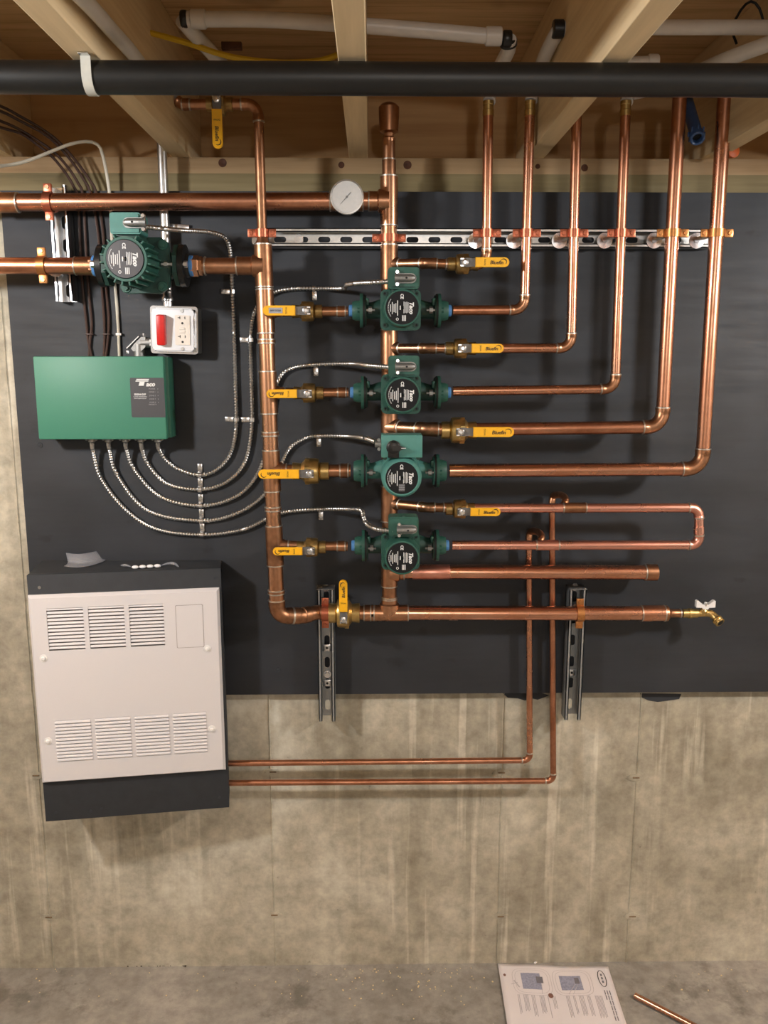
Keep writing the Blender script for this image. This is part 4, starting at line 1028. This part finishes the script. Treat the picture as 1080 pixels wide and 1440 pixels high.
va = [[bm.verts.new((s * .0075 + z_ * .0, y_, z_)) for y_, z_ in pts] for s in (-1, 1)]; vb = [[bm.verts.new((s * .0075, y_, z_)) for y_, z_ in inn] for s in (-1, 1)]
for i in range(len(pts) - 1):
    bm.faces.new((va[0][i], va[0][i + 1], va[1][i + 1], va[1][i])); bm.faces.new((vb[0][i], vb[1][i], vb[1][i + 1], vb[0][i + 1]))
    for s in (0, 1): bm.faces.new((va[s][i], va[s][i + 1], vb[s][i + 1], vb[s][i]))
mk('strap', bm, plain('pale_hanger_plastic', (188, 186, 176), .5), HS)
for s in (-1, 1):
    bm = B(); box(bm, (0, s * .030, .0235), (.015, .014, .0015), bev=.0004); mk('tab', bm, ZINC, HS)
# stop collars on hanger screw
def wtube(label, pts, r=.0135, mat=PEX, name='water_tube', group='white tubing between the joists', fittings=()):
    org = pts[0].copy(); root = thing(name, label, 'tube', org, group=group)
    bm = B(); sweep(bm, catmull(pts, .02), r, 18); mk('tube', bm, mat, root, org)
    for c, ax_, L_, mt, k in fittings:
        bm = B(); lathe(bm, c - ax_ * L_ / 2, ax_, [(0, r * k * .9), (.002, r * k), (L_ - .002, r * k), (L_, r * k * .9)], 18); mk('collar', bm, mt, root, org)
    return root, org
def pz(px, py, z): return PZ(px, py, z)
# run across the middle bays
A_ = P(262, 27, .38); Bp = P(700, 52, .38); Am = P(480, 34, .38)
rt_, og = wtube('long white tube crossing behind the centre joist with black-banded ends', [A_, P(370, 27.5, .38), Am, P(600, 43, .38), Bp],
      fittings=((P(279, 27, .38), X_, .028, PEX, 1.22), (P(694, 51, .38), X_, .03, PEX, 1.22), (P(259, 27, .38), X_, .012, BLACKP, 1.12), (P(713, 55, .38), X_, .016, BLACKP, 1.12)))
wtube('white tube slanting toward the wall from the left end of the long white tube', [P(256, 28, .38), P(270, 45, .35), P(290, 66, .30), P(318, 98, .22), P(326, 112, .18)])
wtube('white tube dropping from the long white tube onto the innermost zone pipe', [P(716, 56, .38), P(715, 70, .35), P(704, 92, .28), P(692, 118, .17), P(689, 130, .13), P(688, 143, D0)],
      fittings=((P(715, 60, .37), Vector((.1, .5, -.6)).normalized(), .014, BLACKP, 1.2),))
wtube('white tube dropping onto the second zone pipe beside the right joist', [P(812, 40, .38), P(790, 41, .38), P(781, 50, .36), P(768, 75, .30), P(758, 100, .22), P(749, 122, .14), P(747, 143, D0)],
      fittings=((P(785, 41, .38), X_, .020, BLACKP, 1.2), (P(800, 40, .38), X_, .016, PEX, 1.25)))
wtube('white tube running level to the right edge beyond the right joist', [P(850, 39, .38), P(930, 38.5, .38), P(1010, 38.5, .38), P(1140, 39, .38)], r=.0130)
wtube('white tube slanting from the right edge down onto the fourth zone pipe', [P(1180, 20, .55), P(1090, 58, .45), P(1020, 84, .36), P(960, 110, .22), P(905, 128, .14), P(885, 133, .126), P(881, 144, D0)])
wtube('short white tube end poking from behind the right joist above the black pipe', [P(850, 88, .30), P(890, 87, .30), P(926, 86, .30)], r=.010, fittings=((P(918, 86, .30), X_, .02, PEX, 1.3),))
xs_ = xj - .4064 + .0215 + .018
def onside(px, py):         # hugging the side of the left joist
    r = ray(px, py); t = xs_ / r.x; return Vector((0, -DW, 0)) + r * t
wtube('white tube running along the side of the left joist to the small upper valve', [onside(88, -30), onside(128, 10), onside(160, 46), onside(190, 80), P(225, 128, .20), P(238, 136, .145), P(246, 140, D0)], r=.0115)
YC = cable('yellow jacketed cable sagging between the left joist and the centre joist', [(176, 33, .33), (183, 38, .33), (215, 47, .33), (262, 60, .33), (310, 76, .33), (350, 84, .33), (400, 88, .33), (450, 85, .33), (482, 74, .33)], .0055, YELC)
# blue open pipe and the orange piece
BL = thing('blue_pipe_end', 'open end of a blue tube pointing out between the two rightmost zone pipes', 'pipe', P(981, 195, .16))
bm = B(); e0 = Vector((0, 0, 0)); e1 = P(968, 150, .07) - P(981, 195, .16)
axb = (e1 - e0).normalized(); L_ = e1.length
lathe(bm, e0, axb, [(.02, .010), (.0, .0105), (-.002, .013), (0, .0155), (.018, .0155), (.02, .0135), (L_ + .03, .0135)], 24); mk('tube', bm, BLUEP, BL)
bm = B(); lathe(bm, e0, axb, [(.012, .0104), (.013, .0104)], 20); mk('dark_bore', bm, RUB, BL)
for i in range(8):
    a = 2 * PI * i / 8; x__, y__ = frame(axb); bm = B(); c = axb * .016 + (x__ * math.cos(a) + y__ * math.sin(a)) * .017; box(bm, c, (.003, .003, .010), bev=.0006); mk('grip_tooth', bm, BLUEP, BL)
bm = B(); c = P(1030, 212, .07); lathe(bm, c, (.3, -1, .1), [(-.02, .012), (.0, .016), (.004, .016), (.006, .012)], 18); single('orange_cap', bm, ORG, 'small orange plastic cap behind the outermost zone pipe near the sill', 'cap', c)
cable('thin dark cable looped up under the subfloor at the far upper right', [(1036, 62, .30), (1030, 40, .30), (1042, 14, .30), (1056, 2, .30), (1068, 12, .30), (1076, 40, .30), (1082, 60, .30)], .0025, RUB)
bm = B(); c = P(326, 65, .25); box(bm, c, (.040, .012, .014), bev=.001); single('nail_plate', bm, KNOT, 'small rusty brown block under the subfloor beside the slanting white tube', 'bracket', c)

# ------------------------------------------------------------------ wall heater
dL, dR = .172, .112
FL_ = P(63, 1128, dL); FR_ = P(321, 1112, dR)
u = Vector((FR_.x - FL_.x, FR_.y - FL_.y, 0)); Wd = u.length; u.normalize(); nrm = Vector((u.y, -u.x, 0))      # outward (to the room)
zb = (P(66, 1153, dL).z + P(323, 1137, dR).z) / 2; ztp = P(313, 800, dR).z
fl = Vector((FL_.x, FL_.y, 0)); frp = Vector((FR_.x, FR_.y, 0))
HT = thing('wall_heater', 'white louvred wall heater set in a black painted wooden box, tilted on the wall', 'heater', ((fl + frp) / 2) * 1.0 + Vector((0, 0, zb)))
oH = HT.location.copy()
def back(p): t = (-.027 - p.y) / (-nrm.y); return p - nrm * t if False else Vector((p.x, p.y, 0)) - nrm * ((-.027 - p.y) / (-nrm.y))
bl_, brr = back(fl), back(frp)
def slab(p, q, thick, z0, z1, mat, name):   # vertical plank from p to q
    bm = B(); dirv = (q - p).normalized(); nn = Vector((dirv.y, -dirv.x, 0))
    a = [p, q, q + nn * thick, p + nn * thick]; lo = [bm.verts.new((v.x, v.y, z0)) for v in a]; hi = [bm.verts.new((v.x, v.y, z1)) for v in a]
    bm.faces.new(lo[::-1]); bm.faces.new(hi)
    for i in range(4): bm.faces.new((lo[i], lo[(i + 1) % 4], hi[(i + 1) % 4], hi[i]))
    return mk(name, bm, mat, HT, oH, smooth=False)
# side planks, top, bottom
for nm, A1, B1 in (('side_plank', fl, bl_), ('side_plank', brr, frp)):
    slab(A1, B1, .016, zb, ztp, BOARDB, nm)
def hplate(z0, z1, name):
    bm = B(); a = [fl, frp, brr, bl_]; a = [fl - nrm * .0002, frp - nrm * .0002, brr, bl_]
    lo = [bm.verts.new((v.x, v.y, z0)) for v in a]; hi = [bm.verts.new((v.x, v.y, z1)) for v in a]
    bm.faces.new(lo[::-1]); bm.faces.new(hi)
    for i in range(4): bm.faces.new((lo[i], lo[(i + 1) % 4], hi[(i + 1) % 4], hi[i]))
    mk(name, bm, BOARDB, HT, oH, smooth=False)
hplate(ztp - .016, ztp + .0006, 'top_board'); hplate(zb + .0, zb + .016, 'bottom_board')
MH = Matrix.Translation((fl.x, fl.y, 0)) @ Matrix(((u.x, -nrm.x, 0, 0), (u.y, -nrm.y, 0, 0), (0, 0, 1, 0), (0, 0, 0, 1)))   # local x along front, y into wall, z
def hobj(name, bm, mat, par=HT, smooth=True):
    bm.transform(MH); return mk(name, bm, mat, par, oH if par is HT else (oH), smooth)
bm = B(); box(bm, (Wd / 2, .0085, (zb + ztp) / 2 + .0006), (Wd + .002, .0185, ztp - zb + .002), bev=.0008); hobj('face_board', bm, BOARDB)
pz1 = (P(39, 838, dL + .012).z + P(311, 828, dR + .012).z) / 2; pz0 = (P(62, 1102, dL + .012).z + P(319, 1085, dR + .012).z) / 2
H = pz1 - pz0; pt = .014; x0p, x1p = -.001, Wd - .004; Wp = x1p - x0p
def U(a): return x0p + a * Wp
def V(b_): return pz1 - b_ * H
grU = [(.093, .281), (.306, .493), (.518, .700)]; grL = [(.094, .282), (.306, .493), (.517, .700), (.723, .903)]
vU, vL = (.066, .286), (.658, .880)
ops = [(U(a), U(b_), V(vU[1]), V(vU[0])) for a, b_ in grU] + [(U(a), U(b_), V(vL[1]), V(vL[0])) for a, b_ in grL]
# panel sheet with real openings, built as a grid of plates
xs = sorted({x0p + .006, x1p - .006, *[v for o in ops for v in o[:2]]}); zs = sorted({pz0 + .006, pz1 - .006, *[v for o in ops for v in o[2:]]})
bm = B(); gv = {}
def gvert(x, z):
    k = (round(x, 6), round(z, 6))
    if k not in gv: gv[k] = bm.verts.new((x, -pt, z))
    return gv[k]
for i in range(len(xs) - 1):
    for j in range(len(zs) - 1):
        xm, zm = (xs[i] + xs[i + 1]) / 2, (zs[j] + zs[j + 1]) / 2
        if any(o[0] < xm < o[1] and o[2] < zm < o[3] for o in ops): continue
        bm.faces.new((gvert(xs[i], zs[j]), gvert(xs[i + 1], zs[j]), gvert(xs[i + 1], zs[j + 1]), gvert(xs[i], zs[j + 1])))
edge = [e for e in bm.edges if e.is_boundary]
r_ = bmesh.ops.extrude_edge_only(bm, edges=edge); nv = [g for g in r_['geom'] if isinstance(g, bmesh.types.BMVert)]
for v in nv: v.co.y = -pt + .002
ox = []
for v in nv:
    out = False
    if abs(v.co.x - (x0p + .006)) < 1e-5: v.co.x = x0p; out = True
    if abs(v.co.x - (x1p - .006)) < 1e-5: v.co.x = x1p; out = True
    if abs(v.co.z - (pz0 + .006)) < 1e-5: v.co.z = pz0; out = True
    if abs(v.co.z - (pz1 - .006)) < 1e-5: v.co.z = pz1; out = True
    if out: v.co.y = -.004
panel = hobj('front_panel', bm, WHITE, smooth=False)
bm = B()
for (a, b_, c, dd_) in ((x0p, x0p + .001, pz0, pz1), (x1p - .001, x1p, pz0, pz1), (x0p, x1p, pz0, pz0 + .001), (x0p, x1p, pz1 - .001, pz1)):
    box(bm, ((a + b_) / 2, -.002, (c + dd_) / 2), (b_ - a, .004, dd_ - c))
hobj('panel_edge', bm, WHITE, smooth=False)
bm = B(); box(bm, (Wd / 2, -.0012, (pz0 + pz1) / 2), (Wp - .01, .001, H - .01)); hobj('inner_sheet', bm, plain('inner_grille_grey', (150, 144, 143), .6), smooth=False)
# louvres
def louver_set(a, b_, z0, z1, up_):
    n = 12; p = (z1 - z0) / n
    for k in range(n):
        zc_ = z0 + (k + .5) * p; bm = B()
        if up_:   # flat slats with dark gaps
            box(bm, ((a + b_) / 2, -pt + .0025, zc_ + p * .18), (b_ - a, .0014, p * .62), Matrix.Rotation(math.radians(-22), 3, 'X'))
        else:     # bulged slats, nearly closed
            w_, th = b_ - a, p * .92
            prof = [(-pt + .0012, -th / 2), (-pt - .0030, -th * .28), (-pt - .0022, th * .10), (-pt + .0012, th * .42), (-pt + .0030, th * .42), (-pt + .0030, -th / 2)]
            A = [bm.verts.new((a, y_, zc_ + z_)) for y_, z_ in prof]; Bv = [bm.verts.new((b_, y_, zc_ + z_)) for y_, z_ in prof]
            bm.faces.new(A); bm.faces.new(Bv[::-1])
            for i in range(len(prof)): j = (i + 1) % len(prof); bm.faces.new((A[j], A[i], Bv[i], Bv[j]))
        hobj('louver', bm, WHITE, smooth=False)
for a, b_ in grU: louver_set(U(a), U(b_), V(vU[1]), V(vU[0]), True)
for a, b_ in grL: louver_set(U(a), U(b_), V(vL[1]), V(vL[0]), False)
# access door and screws
bm = B(); prism(bm, rrect(U(.907) - U(.765), V(.08) - V(.302), .003, cx=(U(.907) + U(.765)) / 2, cz=(V(.08) + V(.302)) / 2), .0015, Matrix.Translation((0, -pt - .0012, 0)))
hobj('access_door', bm, WHITE, smooth=False)
GRV = plain('shadow_gap_grey', (150, 143, 141), .6)
bm = B(); prism(bm, rrect(U(.907) - U(.765) + .0022, V(.08) - V(.302) + .0022, .003, cx=(U(.907) + U(.765)) / 2, cz=(V(.08) + V(.302)) / 2), .0004, Matrix.Translation((0, -pt - .0003, 0)))
hobj('door_gap', bm, GRV, smooth=False)
bm = B(); ringm(bm, (0, 0, 0), (0, -1, 0), .0048, .0052, .0003, 24); bmesh.ops.transform(bm, matrix=Matrix.Translation(((U(.907) + U(.765)) / 2, -pt - .0013, V(.245))) @ Matrix.Diagonal((1.9, 1, .6, 1)), verts=bm.verts); hobj('embossed_oval', bm, WHITE)
for a, b_ in ((.062, .322), (.925, .315), (.052, .765), (.932, .757)):
    bm = B(); lathe(bm, (U(a), -pt, V(b_)), (0, -1, 0), [(0, .0092), (.0012, .0088), (.0014, .006)], 20); ws = hobj('screw_washer', bm, WHITEB)
    bm = B(); lathe(bm, (U(a), -pt - .001, V(b_)), (0, -1, 0), [(0, .0052), (.003, .0048), (.0045, .003)], 14); hobj('screw_head', bm, WHITEB)
for xx, zz, mt in ((.025, ztp - .028, ZINC), (Wd - .013, ztp - .022, BOARDB), (.024, zb + .022, BOARDB), (.105, zb + .018, BOARDB), (.13, zb + .022, BOARDB), (Wd - .022, zb + .028, BOARDB)):
    bm = B(); lathe(bm, (xx, 0, zz), (0, -1, 0), [(0, .0042), (.0012, .0038)], 10); hobj('box_screw', bm, mt)

# things lying on top of the heater box
zt = ztp + .0006
cb = PZ(118, 796, zt)
bm = B(); ctrl = [[PZ(91, 795, zt), PZ(108, 798, zt + .001), PZ(130, 797, zt + .002), PZ(147, 790, zt + .003)], None, None]
g0 = [PZ(94, 794, zt + .0015), PZ(112, 796, zt + .0015), PZ(132, 793, zt + .0015), PZ(148, 788, zt + .002)]
g1 = [v + Vector((0, -.020, .001)) for v in g0]
g2_ = [v + Vector((-.004, .020, .0015)) for v in g0]
g3_ = [v + Vector((-.012, .032, .022)) for v in g0]
rows = [catmull(g, .006) for g in (g1, g0, g2_, g3_)]; mlen = min(len(r) for r in rows); grid = [[bm.verts.new(p) for p in r[:mlen]] for r in rows]
for i in range(3):
    for j in range(mlen - 1): bm.faces.new((grid[i][j], grid[i][j + 1], grid[i + 1][j + 1], grid[i + 1][j]))
pf = single('plastic_bag', bm, CLEAR, 'crumpled clear plastic piece lying on top of the heater box', 'plastic', cb)
sol = pf.modifiers.new('thickness', 'SOLIDIFY'); sol.thickness = .0004
for k, px in enumerate((190, 200.5, 211, 221.5)):
    c = PZ(px, 797.5 - k * .6, zt + .0045)
    bm = B(); bmesh.ops.create_uvsphere(bm, u_segments=16, v_segments=10, radius=1); bmesh.ops.transform(bm, matrix=Matrix.Translation(c) @ Matrix.Diagonal((.0082, .006, .0043, 1)), verts=bm.verts)
    single('foam_bead', bm, PILL, ('leftmost', 'second', 'third', 'rightmost')[k] + ' of four white oval beads in a row on the heater box', 'bead', c, 'white beads on the heater box')
def strip(pts, label):
    bm = B(); p_ = [PZ(x, y, zt + h_) for x, y, h_ in pts]; sweep(bm, catmull(p_, .004), [.0012 + .0022 * math.sin(PI * i / (len(catmull(p_, .004)) - 1)) for i in range(len(catmull(p_, .004)))], 8)
    return single('film_strip', bm, CLEAR, label, 'plastic', p_[0])
strip([(170, 795, .003), (178, 795, .006), (184, 797, .003)], 'twisted clear film strip left of the white beads')
strip([(227, 795, .003), (238, 792, .007), (246, 793, .006), (251, 797, .003)], 'twisted clear film strip right of the white beads')

# ------------------------------------------------------------------ floor things
zf = ZFL
q = [PZ(700, 1357, zf), PZ(855, 1361, zf), PZ(888, 1462, zf), PZ(716, 1462, zf)]
SH = thing('instruction_sheet', 'white printed instruction sheet with diagrams lying on the floor by the wall', 'paper', (q[0] + q[2]) / 2)
oS2 = SH.location.copy()
def sp(a, b_, h=0):       # a across, b down the sheet
    p = (q[0] * (1 - a) + q[1] * a) * (1 - b_) + (q[3] * (1 - a) + q[2] * a) * b_
    return p + Vector((0, 0, .0012 + h + .006 * max(0, .15 - a) * (1 - b_) * 4 + .003 * math.sin(5 * a + 2 * b_) ** 2 + .004 * max(0, b_ - .8) * math.sin(9 * a) ** 2))
bm = B(); N = 22; gr = [[bm.verts.new(sp(i / N, j / N)) for i in range(N + 1)] for j in range(N + 1)]
for j in range(N):
    for i in range(N): bm.faces.new((gr[j][i], gr[j][i + 1], gr[j + 1][i + 1], gr[j + 1][i]))
sh = mk('paper_sheet', bm, PAPER, SH, oS2)
so = sh.modifiers.new('thickness', 'SOLIDIFY'); so.thickness = .0002; so.offset = -1
def patch(polys, mat, name, h=.0005):
    bm = B()
    for poly in polys: bm.faces.new([bm.verts.new(sp(a, b_, h)) for a, b_ in poly])
    return mk(name, bm, mat, SH, oS2, smooth=False)
def pline(pts, wd): 
    o = []
    for (a, b_), (c, e) in zip(pts, pts[1:]):
        dx, dy = c - a, e - b_; L = math.hypot(dx, dy) or 1; nx, ny = -dy / L * wd, dx / L * wd
        o.append([(a + nx, b_ + ny), (c + nx, e + ny), (c - nx, e - ny), (a - nx, b_ - ny)])
    return o
PGR = plain('pale_grey_print', (188, 182, 186), .8, 0, .1, 200); MGR = plain('mid_grey_print', (120, 116, 122), .8, 0, .1, 200)
def rect(a0, a1, b0, b1, sk=0): return [(a0, b0), (a1, b0), (a1 + sk, b1), (a0 + sk, b1)]
def cells(a0, a1, b0, b1, n=6, m_=4):
    return [rect(a0 + (a1 - a0) * i / n, a0 + (a1 - a0) * (i + 1) / n, b0 + (b1 - b0) * j / m_, b0 + (b1 - b0) * (j + 1) / m_) for i in range(n) for j in range(m_)]
patch(cells(.19, .36, .13, .36) + cells(.53, .72, .15, .36), BLUEK, 'diagram_tint')
patch(cells(.32, .38, .18, .27, 2, 2) + cells(.66, .70, .18, .27, 2, 2), MGR, 'diagram_device', .0009)
outl_ = []
for cxx, w2_, h2_ in ((.28, .17, .19), (.64, .17, .19)):
    for s_ in (1, .86):
        outl_ += pline([(cxx + w2_ * s_ * math.copysign(abs(math.cos(a)) ** .5, math.cos(a)), .25 + h2_ * s_ * math.copysign(abs(math.sin(a)) ** .5, math.sin(a))) for a in [2 * PI * i / 32 for i in range(33)]], .0016)
outl_ += pline([(.36, .3), (.35, .42)], .002) + pline([(.66, .27), (.58, .42)], .002) + pline([(.68, .28), (.62, .42)], .002) + pline([(.12, .24), (.16, .34)], .006) + pline([(.09, .3), (.15, .27)], .004)
patch(outl_, PGR, 'diagram_lines', .0007)
lines = []
for k, (a, n, b1) in enumerate(((.13, 2, .7), (.18, 4, .66), (.25, 3, .72), (.32, 4, .68), (.39, 1, .74), (.43, 3, .62), (.55, 3, .74), (.61, 2, .70), (.66, 4, .72), (.73, 3, .72), (.80, 6, .74))):
    for i in range(n): lines.append(rect(a + i * .0115, a + i * .0115 + .006, .44, b1 - .02 * (i % 2)))
patch([r for l in lines for r in [[(l[0][0], l[0][1] + (l[2][1] - l[0][1]) * t), (l[1][0], l[0][1] + (l[2][1] - l[0][1]) * t), (l[1][0], l[0][1] + (l[2][1] - l[0][1]) * (t + .2)), (l[0][0], l[0][1] + (l[2][1] - l[0][1]) * (t + .2))] for t in (0, .2, .4, .6, .8)]], PGR, 'text_lines', .0007)['kind'] = 'stuff'
patch(pline([(.91 + .033 * math.cos(a), .19 + .12 * math.sin(a)) for a in [2 * PI * i / 28 for i in range(29)]], .0035), INKB, 'logo_oval', .0009)
patch([rect(.902, .918, .12 + .05 * i, .155 + .05 * i) for i in range(3)], MGR, 'logo_text', .0009)
patch([rect(.895 + .022 * i, .903 + .022 * i, .36 + .07 * j, .42 + .07 * j) for i in range(3) for j in range((2, 6, 6)[i])], MGR, 'title_text', .0009)
patch([[(.42 + .022 * math.cos(a), .44 + .035 * math.sin(a)) for a in [2 * PI * i / 12 for i in range(12)]]], PINK, 'brown_spot', .0012)
patch([[(.045 + .012 * math.cos(a), .17 + .02 * math.sin(a)) for a in [2 * PI * i / 10 for i in range(10)]]], PINK, 'brown_spot', .0012)
# copper offcut
p0 = PZ(893, 1400, zf + .0078); p1 = PZ(990, 1450, zf + .0078)
dirv = (p1 - p0).normalized(); OC = thing('copper_offcut', 'loose length of thin copper pipe lying on the floor right of the sheet', 'pipe', p0)
bm = B(); lathe(bm, (0, 0, 0), dirv, [(.012, .0064), (0, .0064), (0, .0078), ((p1 - p0).length, .0078)], 18); mk('tube', bm, COP, OC)
# crumbs and chips on the floor
bm = B(); rr = random.Random(11)
for i in range(150):
    px = rr.choice((rr.gauss(580, 90), rr.uniform(40, 1060))); py = 1360 + abs(rr.gauss(0, 26))
    if 695 < px < 885 and py > 1352: continue
    c = PZ(px, py, zf + .0012); s_ = rr.uniform(.0008, .0026)
    box(bm, c, (s_ * 1.6, s_ * 1.2, s_ * .8), Matrix.Rotation(rr.uniform(0, 3), 3, 'Z'))
db = mk('floor_debris', bm, CRUMB, None, smooth=False); db['kind'] = 'stuff'; tag(db, 'scattered pale wood crumbs along the foot of the concrete wall', 'debris')
bm = B(); c = PZ(753, 1353.5, zf + .002); box(bm, c, (.010, .005, .003), Matrix.Rotation(.8, 3, 'Z'), bev=.0006); single('white_chip', bm, PILL, 'small white plastic chip on the floor beside the top edge of the sheet', 'chip', c)
bm = B(); rr = random.Random(5)
n = 26
for px0, px1_ in ((120, 150), (165, 262)):
    A = PZ(px0, 1357, zf); Bq = PZ(px1_, 1357, zf)
    for i in range(n):
        t = rr.random(); c = mid(A, Bq, t) + Vector((0, -rr.random() * .006, .002)); s_ = rr.uniform(.001, .0035); box(bm, c, (s_ * 2, s_, s_), Matrix.Rotation(rr.uniform(0, 3), 3, 'Z'))
dg = mk('wall_foot_grit', bm, plain('dark_grit', (84, 76, 66), .9, 0, .3), None, smooth=False); dg['kind'] = 'stuff'; tag(dg, 'dark grit gathered where the floor meets the wall at lower left', 'grit')
